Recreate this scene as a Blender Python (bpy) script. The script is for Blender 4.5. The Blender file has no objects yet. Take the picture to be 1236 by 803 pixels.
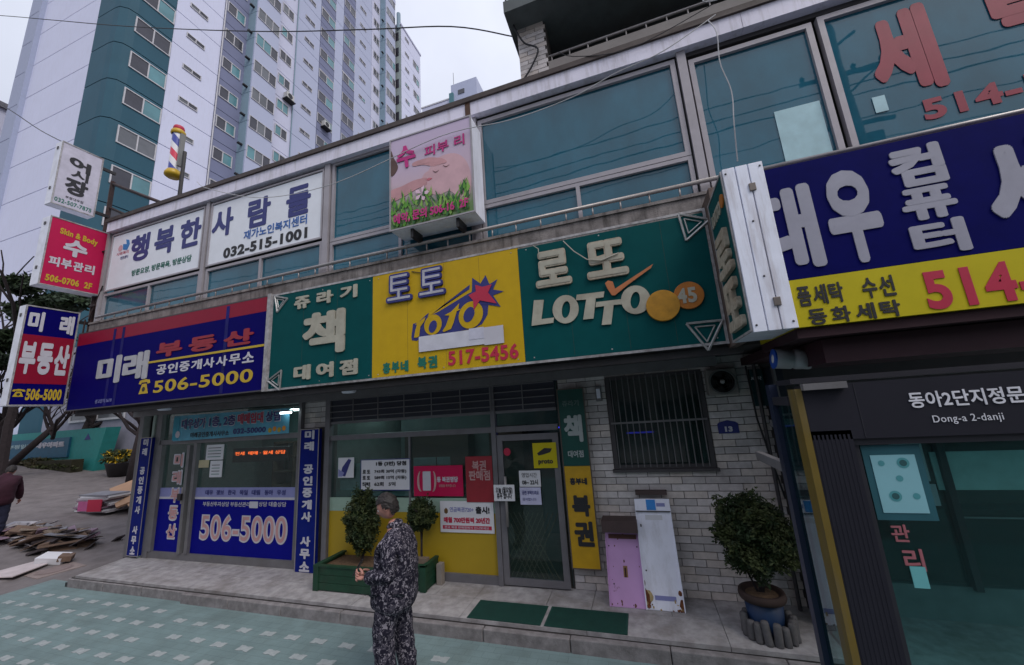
import bpy, bmesh, math, random
from mathutils import Vector, Matrix, noise
R_ = random.Random(7)
SC = bpy.context.scene
COL = SC.collection

# ------------------------------------------------------------------ camera
F_PX, YAW, PIT, ROLL, CAM_H = 454.0, .3055, .2029, .067, 2.5
def cam_axes():
    ca, sa, cb, sb, cr, sr = (math.cos(YAW), math.sin(YAW), math.cos(PIT), math.sin(PIT), math.cos(ROLL), math.sin(ROLL))
    fwd = Vector((-sa*cb, ca*cb, sb)); right = Vector((ca, sa, 0)); down = fwd.cross(right)
    return right*cr + down*sr, down*cr - right*sr, fwd
r_, d_, f_ = cam_axes()
cam = bpy.data.cameras.new('camera'); co = bpy.data.objects.new('camera', cam); COL.objects.link(co)
cam.sensor_width = 36.0; cam.sensor_fit = 'HORIZONTAL'; cam.lens = F_PX/1236*36; cam.clip_start = .05; cam.clip_end = 3000
u_ = -d_; b_ = -f_
co.matrix_world = Matrix(((r_.x, u_.x, b_.x, 0), (r_.y, u_.y, b_.y, 0), (r_.z, u_.z, b_.z, CAM_H), (0, 0, 0, 1)))
SC.camera = co

# ------------------------------------------------------------------ light
SUN_EL, SUN_AZ = math.radians(50), math.radians(122)      # azimuth from +Y towards +X
w = bpy.data.worlds.new('World'); SC.world = w; w.use_nodes = True
nt = w.node_tree; nt.nodes.clear()
N = nt.nodes.new; L = nt.links.new
out = N('ShaderNodeOutputWorld'); bg = N('ShaderNodeBackground'); bg2 = N('ShaderNodeBackground'); add = N('ShaderNodeAddShader')
sky = N('ShaderNodeTexSky'); sky.sky_type = 'NISHITA'; sky.sun_disc = False
sky.sun_elevation = SUN_EL; sky.sun_rotation = SUN_AZ; sky.air_density = 1.2; sky.dust_density = 4
bg.inputs['Strength'].default_value = 0.05
L(sky.outputs[0], bg.inputs['Color'])
# overcast layer: brighter towards the zenith, soft cloud mottling
tc = N('ShaderNodeTexCoord'); sep = N('ShaderNodeSeparateXYZ'); L(tc.outputs['Generated'], sep.inputs[0])
mr = N('ShaderNodeMapRange'); mr.inputs['From Min'].default_value = 0; mr.inputs['From Max'].default_value = .75
mr.inputs['To Min'].default_value = .46; mr.inputs['To Max'].default_value = .99; L(sep.outputs['Z'], mr.inputs['Value'])
nz = N('ShaderNodeTexNoise'); nz.inputs['Scale'].default_value = 2.2; nz.inputs['Detail'].default_value = 5; L(tc.outputs['Generated'], nz.inputs['Vector'])
mr2 = N('ShaderNodeMapRange'); mr2.inputs['From Min'].default_value = .35; mr2.inputs['From Max'].default_value = .65
mr2.inputs['To Min'].default_value = .88; mr2.inputs['To Max'].default_value = 1.10; L(nz.outputs['Fac'], mr2.inputs['Value'])
mm = N('ShaderNodeMath'); mm.operation = 'MULTIPLY'; L(mr.outputs[0], mm.inputs[0]); L(mr2.outputs[0], mm.inputs[1])
bg2.inputs['Color'].default_value = (.86, .885, 1.0, 1); L(mm.outputs[0], bg2.inputs['Strength'])
L(bg.outputs[0], add.inputs[0]); L(bg2.outputs[0], add.inputs[1]); L(add.outputs[0], out.inputs[0])
sl = bpy.data.lights.new('sun', 'SUN'); sl.energy = 1.5; sl.angle = math.radians(25); sl.color = (1, .97, .93)
so = bpy.data.objects.new('sun', sl); COL.objects.link(so)
sd = Vector((math.sin(SUN_AZ)*math.cos(SUN_EL), math.cos(SUN_AZ)*math.cos(SUN_EL), math.sin(SUN_EL)))
so.rotation_euler = sd.to_track_quat('Z', 'Y').to_euler(); so.location = (0, -10, 30)
SC.view_settings.view_transform = 'Standard'; SC.view_settings.look = 'None'
SC.view_settings.exposure = -0.15; SC.view_settings.gamma = 1
SC.cycles.max_bounces = 6; SC.cycles.transparent_max_bounces = 12
SC.cycles.use_denoising = True

# ------------------------------------------------------------------ materials
MATS = {}
def srgb(c):
    return tuple(((x/255)/12.92 if x/255 <= .04045 else ((x/255+.055)/1.055)**2.4) for x in c)
def mat(name, col, rough=.6, metal=0, var=.12, scale=6, bump=.0, bscale=60, dirt=0, dirtcol=(.06, .05, .04), streak=False, emit=0, spec=.4, coat=0):
    """procedural material: colour mottling, optional grime (vertical streaks) and fine relief"""
    if name in MATS: return MATS[name]
    m = bpy.data.materials.new(name); m.use_nodes = True; t = m.node_tree; b = t.nodes['Principled BSDF']
    n = t.nodes.new; l = t.links.new
    b.inputs['Roughness'].default_value = rough; b.inputs['Metallic'].default_value = metal
    b.inputs['Specular IOR Level'].default_value = spec; b.inputs['Coat Weight'].default_value = coat
    c = (*col, 1)
    geo = n('ShaderNodeNewGeometry')
    a = n('ShaderNodeTexNoise'); a.inputs['Scale'].default_value = scale; a.inputs['Detail'].default_value = 6; a.inputs['Roughness'].default_value = .6
    l(geo.outputs['Position'], a.inputs['Vector'])
    rp = n('ShaderNodeMapRange'); rp.inputs['From Min'].default_value = .3; rp.inputs['From Max'].default_value = .7
    rp.inputs['To Min'].default_value = 1-var; rp.inputs['To Max'].default_value = 1+var; l(a.outputs['Fac'], rp.inputs['Value'])
    mx = n('ShaderNodeVectorMath'); mx.operation = 'SCALE'; mx.inputs[0].default_value = col; l(rp.outputs[0], mx.inputs['Scale'])
    last = mx.outputs[0]
    if dirt:
        mp = n('ShaderNodeMapping'); l(geo.outputs['Position'], mp.inputs['Vector'])
        mp.inputs['Scale'].default_value = (9, 9, 1.1) if streak else (2.5, 2.5, 2.5)
        d = n('ShaderNodeTexNoise'); d.inputs['Scale'].default_value = 1; d.inputs['Detail'].default_value = 8; d.inputs['Roughness'].default_value = .7
        l(mp.outputs[0], d.inputs['Vector'])
        dr = n('ShaderNodeMapRange'); dr.inputs['From Min'].default_value = .48; dr.inputs['From Max'].default_value = .72
        dr.inputs['To Min'].default_value = 0; dr.inputs['To Max'].default_value = dirt; l(d.outputs['Fac'], dr.inputs['Value'])
        mi = n('ShaderNodeMix'); mi.data_type = 'RGBA'; l(dr.outputs[0], mi.inputs['Factor']); l(last, mi.inputs['A']); mi.inputs['B'].default_value = (*dirtcol, 1)
        last = mi.outputs['Result']
    l(last, b.inputs['Base Color'])
    if bump:
        e = n('ShaderNodeTexNoise'); e.inputs['Scale'].default_value = bscale; e.inputs['Detail'].default_value = 4; l(geo.outputs['Position'], e.inputs['Vector'])
        bp = n('ShaderNodeBump'); bp.inputs['Strength'].default_value = bump; bp.inputs['Distance'].default_value = .01; l(e.outputs['Fac'], bp.inputs['Height']); l(bp.outputs[0], b.inputs['Normal'])
    if emit:
        b.inputs['Emission Color'].default_value = c; b.inputs['Emission Strength'].default_value = emit
    MATS[name] = m; return m
def glass(name, tint, alpha=.25, rough=.02, through=(.78, .84, .84), refl=.035, mottle=0):
    """window pane: partly see-through tinted sheet with a clear reflection; alpha = share that is the pane's own body"""
    if name in MATS: return MATS[name]
    m = bpy.data.materials.new(name); m.use_nodes = True; t = m.node_tree; t.nodes.clear(); n = t.nodes.new; l = t.links.new
    o = n('ShaderNodeOutputMaterial'); tr = n('ShaderNodeBsdfTransparent'); tr.inputs[0].default_value = (*through, 1)
    df = n('ShaderNodeBsdfDiffuse'); df.inputs[0].default_value = (*tint, 1); gl = n('ShaderNodeBsdfGlossy'); gl.inputs['Roughness'].default_value = rough
    m1 = n('ShaderNodeMixShader'); m1.inputs[0].default_value = alpha
    if mottle:
        g_ = n('ShaderNodeNewGeometry'); mz = n('ShaderNodeMapping'); mz.inputs['Scale'].default_value = (1.1, 1, .55); l(g_.outputs['Position'], mz.inputs['Vector']); nn_ = n('ShaderNodeTexNoise'); nn_.inputs['Scale'].default_value = 1.6; nn_.inputs['Detail'].default_value = 7; nn_.inputs['Roughness'].default_value = .62; l(mz.outputs[0], nn_.inputs['Vector'])
        mr_ = n('ShaderNodeMapRange'); mr_.inputs['From Min'].default_value = .35; mr_.inputs['From Max'].default_value = .68; mr_.inputs['To Min'].default_value = 1-mottle; mr_.inputs['To Max'].default_value = 1+mottle; l(nn_.outputs['Fac'], mr_.inputs['Value'])
        sc_ = n('ShaderNodeVectorMath'); sc_.operation = 'SCALE'; sc_.inputs[0].default_value = tint; l(mr_.outputs[0], sc_.inputs['Scale']); l(sc_.outputs[0], df.inputs[0])
    l(tr.outputs[0], m1.inputs[1]); l(df.outputs[0], m1.inputs[2])
    lw = n('ShaderNodeLayerWeight'); pw = n('ShaderNodeMath'); pw.operation = 'POWER'; l(lw.outputs['Facing'], pw.inputs[0]); pw.inputs[1].default_value = 4
    fr = n('ShaderNodeMath'); fr.operation = 'MULTIPLY_ADD'; l(pw.outputs[0], fr.inputs[0]); fr.inputs[1].default_value = .9; fr.inputs[2].default_value = refl
    nz = n('ShaderNodeTexNoise'); nz.inputs['Scale'].default_value = 1.3; geo = n('ShaderNodeNewGeometry'); l(geo.outputs['Position'], nz.inputs['Vector'])
    bp = n('ShaderNodeBump'); bp.inputs['Strength'].default_value = .12; bp.inputs['Distance'].default_value = .02; l(nz.outputs['Fac'], bp.inputs['Height']); l(bp.outputs[0], gl.inputs['Normal'])
    m2 = n('ShaderNodeMixShader'); l(fr.outputs[0], m2.inputs[0]); l(m1.outputs[0], m2.inputs[1]); l(gl.outputs[0], m2.inputs[2]); l(m2.outputs[0], o.inputs[0])
    MATS[name] = m; return m
def camo_mat(name, dark, mid, pale, scale=26):
    m = bpy.data.materials.new(name); m.use_nodes = True; t = m.node_tree; b = t.nodes['Principled BSDF']; n = t.nodes.new; l = t.links.new
    b.inputs['Roughness'].default_value = .9; b.inputs['Specular IOR Level'].default_value = .15
    tc = n('ShaderNodeTexCoord')
    def thr(off, sc, lo):
        mp = n('ShaderNodeMapping'); mp.inputs['Location'].default_value = off; l(tc.outputs['Object'], mp.inputs['Vector'])
        a = n('ShaderNodeTexNoise'); a.inputs['Scale'].default_value = sc; a.inputs['Detail'].default_value = 3; a.inputs['Distortion'].default_value = 1.2; l(mp.outputs[0], a.inputs['Vector'])
        r = n('ShaderNodeMapRange'); r.inputs['From Min'].default_value = lo; r.inputs['From Max'].default_value = lo+.03; l(a.outputs['Fac'], r.inputs['Value']); return r.outputs[0]
    m1 = n('ShaderNodeMix'); m1.data_type = 'RGBA'; m1.inputs['A'].default_value = (*dark, 1); m1.inputs['B'].default_value = (*mid, 1); l(thr((3, 1, 2), scale*.7, .53), m1.inputs['Factor'])
    m2 = n('ShaderNodeMix'); m2.data_type = 'RGBA'; l(m1.outputs['Result'], m2.inputs['A']); m2.inputs['B'].default_value = (*pale, 1); l(thr((7, 5, 9), scale, .565), m2.inputs['Factor'])
    l(m2.outputs['Result'], b.inputs['Base Color']); MATS[name] = m; return m
def stripe_mat(name):
    """barber pole: slanting red, white and blue bands"""
    m = bpy.data.materials.new(name); m.use_nodes = True; t = m.node_tree; b = t.nodes['Principled BSDF']; n = t.nodes.new; l = t.links.new
    tc = n('ShaderNodeTexCoord'); sp = n('ShaderNodeSeparateXYZ'); l(tc.outputs['Object'], sp.inputs[0])
    at = n('ShaderNodeMath'); at.operation = 'ARCTAN2'; l(sp.outputs['Y'], at.inputs[0]); l(sp.outputs['X'], at.inputs[1])
    k = n('ShaderNodeMath'); k.operation = 'MULTIPLY_ADD'; l(at.outputs[0], k.inputs[0]); k.inputs[1].default_value = 1/(2*math.pi); 
    z = n('ShaderNodeMath'); z.operation = 'MULTIPLY'; l(sp.outputs['Z'], z.inputs[0]); z.inputs[1].default_value = 1.45; l(z.outputs[0], k.inputs[2])
    fr = n('ShaderNodeMath'); fr.operation = 'FRACT'; l(k.outputs[0], fr.inputs[0])
    cr = n('ShaderNodeValToRGB'); cr.color_ramp.interpolation = 'CONSTANT'; e = cr.color_ramp.elements
    e[0].position = 0; e[0].color = (.75, .75, .8, 1); e[1].position = .25; e[1].color = (.65, .04, .09, 1)
    x = e.new(.5); x.color = (.75, .75, .8, 1); x = e.new(.72); x.color = (.05, .07, .35, 1)
    l(fr.outputs[0], cr.inputs[0]); l(cr.outputs[0], b.inputs['Base Color']); b.inputs['Roughness'].default_value = .3; MATS[name] = m; return m
def rusty(name, col, rust=(.10, .035, .015), lo=.6):
    m = mat(name, col, .5, var=.06, scale=4, dirt=.9, dirtcol=rust); 
    for nd in m.node_tree.nodes:
        if nd.type == 'MAP_RANGE' and abs(nd.inputs['From Min'].default_value-.48) < 1e-3:
            nd.inputs['From Min'].default_value = lo; nd.inputs['From Max'].default_value = lo+.05
    return m
concrete = mat('weathered_concrete', (.20, .18, .175), .9, var=.45, scale=5, bump=.5, dirt=.85, dirtcol=(.035, .03, .028), streak=True)
fascia_w = mat('painted_fascia', (.70, .68, .80), .6, var=.06, scale=3, dirt=.45, dirtcol=(.16, .13, .10), streak=True)
cap_dark = mat('roof_cap', (.05, .035, .032), .6, var=.2, dirt=.6, dirtcol=(.12, .10, .09))
alu = mat('aluminium_frame', (.34, .32, .35), .5, .1, var=.06, dirt=.35, dirtcol=(.2, .18, .18))
steel = mat('stainless_rail', (.33, .31, .31), .4, .4, var=.1, dirt=.4, dirtcol=(.12, .1, .09))
shop_alu = mat('shop_door_frame', (.15, .145, .16), .5, .1, var=.08, dirt=.3)
dark_frame = mat('dark_frame', (.055, .05, .055), .5, var=.1)
graypaint = mat('grey_frame', (.16, .155, .165), .5, .2, var=.1, dirt=.3)
brick_m = [mat('white_brick_%s' % k, c, .75, var=.12, scale=14, bump=.25, dirt=.35, dirtcol=(.12, .10, .09)) for k, c in (('pale', (.60, .56, .56)), ('grey', (.47, .44, .44)), ('warm', (.58, .52, .49)))]
mortar = mat('mortar', (.09, .08, .08), .9, var=.2)
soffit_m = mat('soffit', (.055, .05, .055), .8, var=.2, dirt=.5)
dark_in = mat('interior_dark', (.035, .045, .045), .8, var=.2)
blue_in = mat('interior_wall', (.16, .2, .19), .8, var=.1)
black = mat('black_paint', (.02, .018, .02), .4, var=.1)
white_p = mat('white_panel', (.78, .79, .90), .45, var=.04, dirt=.3, dirtcol=(.2, .17, .15), streak=True)
paper = mat('white_paper', (.62, .62, .66), .7, var=.03)
upglass = glass('teal_window_film', (.018, .125, .19), .80, .02, (.3, .55, .62), .06, .22)
shopglass = glass('shop_glass', (.05, .12, .11), .10)
clearglass = glass('shelter_glass', (.003, .04, .042), .10, .02, (.48, .74, .74), .022)
tealpaper = mat('teal_paper', (.12, .38, .40), .7, var=.05)
inkdark = mat('ink_black', (.02, .02, .025), .6, var=.05)
inkblue = mat('ink_navy', (.025, .03, .17), .5, var=.05)
inkred = mat('ink_red', (.45, .02, .06), .5, var=.05)
inkyel = mat('ink_yellow', (.50, .34, .02), .5, var=.05)
inkwhite = mat('ink_white', (.50, .49, .55), .5, var=.05)
inkcream = mat('cream_letter', (.37, .355, .29), .5, var=.15, dirt=.5, dirtcol=(.25, .2, .15))
inkgreen = mat('ink_green', (.01, .14, .10), .5, var=.05)
navy_sign = mat('navy_sign', (.003, .002, .105), .6, var=.05, spec=.04)
red_sign = mat('red_sign', (.24, .004, .026), .5, var=.05, spec=.2)
green_sign = mat('green_sign', (.003, .066, .070), .6, var=.06, spec=.06)
yellow_sign = mat('yellow_sign', (.50, .32, .008), .5, var=.05, dirt=.1, dirtcol=(.28, .16, .02), streak=True, spec=.2)
yellow_bright = mat('bright_yellow_sign', (.50, .42, .012), .5, var=.05, spec=.2)
crimson = mat('crimson_sign', (.46, .008, .07), .5, var=.05, spec=.2)
blue_film = mat('blue_film', (.005, .006, .20), .6, var=.05, spec=.05)
lav_film = mat('lavender_film', (.22, .23, .46), .5, var=.05)
green_wood = mat('green_planter_wood', (.007, .042, .022), .55, var=.2, bump=.2, dirt=.3)
teal_road = mat('teal_paving', (.165, .235, .242), .85, var=.16, scale=2.2, bump=.5, bscale=120, dirt=.55, dirtcol=(.12, .155, .15))
def add_blocks(m, cw, ch, k=.10):
    """faint interlocking block joints in a paved surface: colour shift and relief"""
    t = m.node_tree; b = t.nodes['Principled BSDF']; n = t.nodes.new; l = t.links.new
    src = b.inputs['Base Color'].links[0].from_socket; g = n('ShaderNodeNewGeometry'); br = n('ShaderNodeTexBrick')
    br.inputs['Color1'].default_value = (1, 1, 1, 1); br.inputs['Color2'].default_value = (1-k, 1-k, 1-k, 1); br.inputs['Mortar'].default_value = (.72, .72, .72, 1)
    br.inputs['Scale'].default_value = 1; br.inputs['Brick Width'].default_value = cw; br.inputs['Row Height'].default_value = ch; br.inputs['Mortar Size'].default_value = .004; br.inputs['Mortar Smooth'].default_value = .5
    l(g.outputs['Position'], br.inputs['Vector']); mu = n('ShaderNodeMix'); mu.data_type = 'RGBA'; mu.blend_type = 'MULTIPLY'; mu.inputs['Factor'].default_value = .8
    l(src, mu.inputs['A']); l(br.outputs['Color'], mu.inputs['B']); l(mu.outputs['Result'], b.inputs['Base Color'])
add_blocks(teal_road, .198, .0985)
pale_mark = mat('pale_paver', (.31, .34, .35), .8, var=.15, scale=20, bump=.3, dirt=.3, dirtcol=(.2, .27, .26))
granite = mat('pale_granite', (.33, .315, .325), .6, var=.3, scale=7, bump=.12, bscale=200, dirt=.9, dirtcol=(.17, .15, .14))
kerb_m = mat('granite_kerb', (.21, .195, .20), .85, var=.3, scale=9, bump=.4, dirt=.8, dirtcol=(.08, .07, .07))
asphalt = mat('worn_asphalt', (.16, .142, .145), .95, var=.22, scale=3, bump=.6, bscale=45, dirt=.4, dirtcol=(.075, .062, .055))
soil = mat('soil', (.10, .06, .035), 1, var=.4, scale=30, bump=.6)
bark = mat('bark', (.022, .016, .018), .95, var=.35, scale=12, bump=.6)
def leafmat(name, col):
    m = mat(name, col, .7, var=.5, scale=11); return m
leaf_dark = leafmat('dark_leaf', (.017, .034, .010)); leaf_olive = leafmat('olive_leaf', (.042, .055, .016)); leaf_pine = leafmat('pine_leaf', (.03, .05, .03)); leaf_brown = leafmat('hedge_leaf', (.06, .05, .025))
yflower = mat('yellow_flower', (.65, .42, .02), .7, var=.3, scale=30)

# ------------------------------------------------------------------ mesh helpers
class MB:
    def __init__(s): s.v = []; s.f = []; s.mi = []; s.cur = 0
    def face(s, pts):
        i = len(s.v); s.v += [tuple(p) for p in pts]; s.f.append(tuple(range(i, i+len(pts)))); s.mi.append(s.cur); return s
    def box(s, x0, x1, y0, y1, z0, z1):
        i = len(s.v)
        s.v += [(x0, y0, z0), (x1, y0, z0), (x1, y1, z0), (x0, y1, z0), (x0, y0, z1), (x1, y0, z1), (x1, y1, z1), (x0, y1, z1)]
        for q in ((0, 3, 2, 1), (4, 5, 6, 7), (0, 1, 5, 4), (1, 2, 6, 5), (2, 3, 7, 6), (3, 0, 4, 7)):
            s.f.append(tuple(i+k for k in q)); s.mi.append(s.cur)
        return s
    def obox(s, c, dims, rz=0, rx=0, ry=0):
        M = Matrix.Translation(c) @ Matrix.Rotation(rz, 4, 'Z') @ Matrix.Rotation(ry, 4, 'Y') @ Matrix.Rotation(rx, 4, 'X')
        i = len(s.v); a, b, c2 = (d/2 for d in dims)
        s.v += [tuple(M @ Vector(p)) for p in ((-a, -b, -c2), (a, -b, -c2), (a, b, -c2), (-a, b, -c2), (-a, -b, c2), (a, -b, c2), (a, b, c2), (-a, b, c2))]
        for q in ((0, 3, 2, 1), (4, 5, 6, 7), (0, 1, 5, 4), (1, 2, 6, 5), (2, 3, 7, 6), (3, 0, 4, 7)):
            s.f.append(tuple(i+k for k in q)); s.mi.append(s.cur)
        return s
    def prism(s, poly, axis, lo, hi):
        """poly of 2-D points swept along axis (0,1,2) from lo to hi"""
        def P(p, h): return (h, p[0], p[1]) if axis == 0 else ((p[0], h, p[1]) if axis == 1 else (p[0], p[1], h))
        n = len(poly); i = len(s.v); s.v += [P(p, lo) for p in poly] + [P(p, hi) for p in poly]
        s.f.append(tuple(range(i+n-1, i-1, -1))); s.f.append(tuple(range(i+n, i+2*n))); s.mi += [s.cur]*2
        for k in range(n): s.f.append((i+k, i+(k+1) % n, i+n+(k+1) % n, i+n+k)); s.mi.append(s.cur)
        return s
    def tube(s, pts, r, n=8, caps=True):
        pts = [Vector(p) for p in pts]; rs = r if isinstance(r, (list, tuple)) else [r]*len(pts); base = len(s.v); up = None
        for k, p in enumerate(pts):
            t = (pts[min(k+1, len(pts)-1)] - pts[max(k-1, 0)]).normalized()
            if up is None: up = t.orthogonal().normalized()
            else:
                up = (up - t*up.dot(t)); up = up.normalized() if up.length > 1e-5 else t.orthogonal().normalized()
            sd = t.cross(up)
            for j in range(n):
                a = 2*math.pi*j/n; s.v.append(tuple(p + (up*math.cos(a) + sd*math.sin(a))*rs[k]))
        for k in range(len(pts)-1):
            for j in range(n):
                a, b = base+k*n+j, base+k*n+(j+1) % n; s.f.append((a, b, b+n, a+n)); s.mi.append(s.cur)
        if caps:
            s.f.append(tuple(base+j for j in range(n-1, -1, -1))); s.f.append(tuple(base+(len(pts)-1)*n+j for j in range(n))); s.mi += [s.cur]*2
        return s
    def disc(s, c, r, axis=1, n=24, sy=1):
        """flat disc facing along axis"""
        pts = []
        for j in range(n):
            a = 2*math.pi*j/n; u, v = r*math.cos(a), r*sy*math.sin(a)
            pts.append((c[0]+u, c[1], c[2]+v) if axis == 1 else ((c[0], c[1]+u, c[2]+v) if axis == 0 else (c[0]+u, c[1]+v, c[2])))
        if axis == 0 or axis == 2: pass
        return s.face(pts)
    def lathe(s, c, prof, n=20, sx=1, sy=1):
        base = len(s.v)
        for (r, z) in prof:
            for j in range(n):
                a = 2*math.pi*j/n; s.v.append((c[0]+r*sx*math.cos(a), c[1]+r*sy*math.sin(a), c[2]+z))
        for k in range(len(prof)-1):
            for j in range(n):
                a, b = base+k*n+j, base+k*n+(j+1) % n; s.f.append((a, b, b+n, a+n)); s.mi.append(s.cur)
        return s
    def mesh(s, name, mats, smooth=False):
        m = bpy.data.meshes.new(name); m.from_pydata(s.v, [], s.f)
        for q in (mats if isinstance(mats, (list, tuple)) else [mats]): m.materials.append(q)
        m.polygons.foreach_set('material_index', s.mi)
        if smooth: m.polygons.foreach_set('use_smooth', [True]*len(m.polygons))
        m.update(); return m
    def build(s, name, mats, parent=None, smooth=False, bevel=0):
        return link(name, s.mesh(name, mats, smooth), parent, bevel)
def link(name, me, parent=None, bevel=0, loc=None):
    o = bpy.data.objects.new(name, me); COL.objects.link(o)
    if parent:
        o.parent = parent
        o.matrix_parent_inverse = Matrix.Translation(parent_loc(parent)).inverted()
    if loc: o.location = loc
    if bevel:
        b = o.modifiers.new('bevel', 'BEVEL'); b.width = bevel; b.segments = 2; b.limit_method = 'ANGLE'
    return o
LOCS = {}
def parent_loc(p): return LOCS.get(p.name, Vector((0, 0, 0)))
def thing(name, label, cat, loc=(0, 0, 0), group=None):
    o = bpy.data.objects.new(name, None); COL.objects.link(o); o.location = loc; o.empty_display_size = .2
    o['label'] = label; o['category'] = cat
    if group: o['group'] = group
    LOCS[o.name] = Vector(loc); return o
def tag(o, label=None, cat=None, group=None, kind=None):
    if label: o['label'] = label
    if cat: o['category'] = cat
    if group: o['group'] = group
    if kind: o['kind'] = kind
    return o
def B(x0, x1, y0, y1, z0, z1): return MB().box(x0, x1, y0, y1, z0, z1)

# frames for flat lettering: origin, u, v, n
FRONT = lambda y: (Vector((0, y, 0)), Vector((1, 0, 0)), Vector((0, 0, 1)), Vector((0, -1, 0)))
EASTF = lambda x: (Vector((x, 0, 0)), Vector((0, 1, 0)), Vector((0, 0, 1)), Vector((1, 0, 0)))
WESTF = lambda x: (Vector((x, 0, 0)), Vector((0, -1, 0)), Vector((0, 0, 1)), Vector((-1, 0, 0)))
GLY = {}
TMP = bpy.data.scenes.new('type_setting')
def evaluated(o):
    TMP.collection.objects.link(o)
    with bpy.context.temp_override(scene=TMP, view_layer=TMP.view_layers[0]):
        dg = bpy.context.evaluated_depsgraph_get(); dg.update()
        r = bpy.data.meshes.new_from_object(o.evaluated_get(dg), depsgraph=dg)
    TMP.collection.objects.unlink(o); return r
def glyphs(txt, off):
    k = (txt, off)
    if k in GLY: return GLY[k]
    c = bpy.data.curves.new('type', 'FONT'); c.body = txt; c.size = 1; c.offset = off; c.resolution_u = 3 if any(ord(ch) > 0x3000 for ch in txt) else 6; c.space_line = .95; c.space_character = 1.0 if any(ord(ch) > 0x3000 for ch in txt) else 1.09; c.align_x = 'CENTER'
    o = bpy.data.objects.new('type', c); me = evaluated(o)
    vs = [v.co.copy() for v in me.vertices]; fs = [tuple(p.vertices) for p in me.polygons]
    es = {}
    for f in fs:
        for a, b in zip(f, f[1:]+f[:1]): es[(a, b)] = 1
    rim = [e for e in es if (e[1], e[0]) not in es]
    bpy.data.objects.remove(o); bpy.data.curves.remove(c); bpy.data.meshes.remove(me)
    GLY[k] = (vs, fs, rim); return GLY[k]
def text(parent, txt, fr, u0, v0, u1, v1, m, bold=.03, depth=.004, shear=0, lift=.002, name='lettering', slope=0, outline=None):
    """lettering fitted to the rectangle u0..u1, v0..v1 of frame fr, standing `depth` proud; heavy weights are built from slightly shifted strokes"""
    hangul = any(ord(ch) > 0x3000 for ch in txt)
    vs, fs, rim = glyphs(txt, 0.0 if hangul else min(bold, .06))
    xs = [v.x for v in vs]; ys = [v.y for v in vs]; x0, x1, y0, y1 = min(xs), max(xs), min(ys), max(ys)
    O, U, V, Nn = fr
    def lay(bw, mt, lf, dp):
        sh = [(0, 0)]
        if hangul and bw > .004:
            nd = 16 if (v1-v0)/max(len(txt.split('\n')), 1) > .17 else 8; bw = min(bw, .05)
            sh = [(0, 0)]*(nd == 16)+[(bw*math.cos(a), bw*math.sin(a)) for a in [k*2*math.pi/nd for k in range(nd)]]
        elif not hangul and bw > .07: sh = [((bw-.06)*math.cos(a), (bw-.06)*math.sin(a)) for a in [math.pi/8+k*math.pi/4 for k in range(8)]]
        ex = max(s_[0] for s_ in sh); sx = (u1-u0)/max(x1-x0+2*ex, 1e-6); sy = (v1-v0)/max(y1-y0+2*ex, 1e-6)
        P = []; F = []
        for j, (dx, dy) in enumerate(sh):
            o_ = len(P); n = len(vs); e_ = j*.00012
            for h in (lf+dp+e_, lf):
                for v in vs:
                    a = u0+(v.x-x0+dx+ex)*sx; b = v0+(v.y-y0+dy+ex)*sy
                    P.append(O+U*(a+shear*(b-v0))+V*(b+slope*(a-u0))+Nn*h)
            F += [tuple(i+o_ for i in f) for f in fs]
            for a, b in rim: F.append((b+o_, a+o_, a+n+o_, b+n+o_))
        me = bpy.data.meshes.new(name); me.from_pydata([tuple(p) for p in P], [], F); me.materials.append(mt); me.update()
        return link(name, me, parent)
    if outline:
        w_ = .015; 
        q = text(parent, txt, fr, u0-w_, v0-w_, u1+w_, v1+w_, outline, bold+.045, depth, shear, lift, name, slope); lift = lift+depth+.002
    return lay(bold, m, lift, depth)
def letters(parent, txt, fr, u0, v0, u1, v1, m, bold=.04, depth=.02, fill=.8, slope=0, name='letter', shear=0, lift=.002, vertical=False):
    """one mesh per character, set out evenly in the rectangle"""
    n = len(txt); res = []
    for i, ch in enumerate(txt):
        if ch == ' ': continue
        if vertical:
            ph = (v1-v0)/n; b1 = v1-i*ph; b0 = b1-ph*fill; a0, a1 = u0, u1
        else:
            # cell i of n, glyph takes `fill` of its cell, first and last glyphs touch the ends
            pw = (u1-u0)/(n-1+fill); a0 = u0+i*pw; a1 = a0+pw*fill; b0, b1 = v0+slope*(a0-u0), v1+slope*(a0-u0)
        res.append(text(parent, ch, fr, a0, b0, a1, b1, m, bold, depth, shear, lift, name))
    return res
def plate(fr, u0, u1, v0, v1, t, lift=0):
    """thin board lying on frame fr"""
    O, U, V, Nn = fr; mb = MB(); q = [(u0, v0), (u1, v0), (u1, v1), (u0, v1)]
    a = [O+U*x+V*y+Nn*(lift+t) for x, y in q]; b = [O+U*x+V*y+Nn*lift for x, y in q]
    i = 0; mb.v = [tuple(p) for p in a+b]; mb.f = [(0, 1, 2, 3), (7, 6, 5, 4), (0, 4, 5, 1), (1, 5, 6, 2), (2, 6, 7, 3), (3, 7, 4, 0)]; mb.mi = [0]*6
    return mb
def polyplate(fr, poly, t, lift=0):
    O, U, V, Nn = fr; mb = MB(); n = len(poly)
    mb.v = [tuple(O+U*x+V*y+Nn*(lift+t)) for x, y in poly]+[tuple(O+U*x+V*y+Nn*lift) for x, y in poly]
    mb.f = [tuple(range(n)), tuple(range(2*n-1, n-1, -1))]+[(i, i+n, (i+1) % n+n, (i+1) % n) for i in range(n)]; mb.mi = [0]*(n+2)
    return mb
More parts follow.
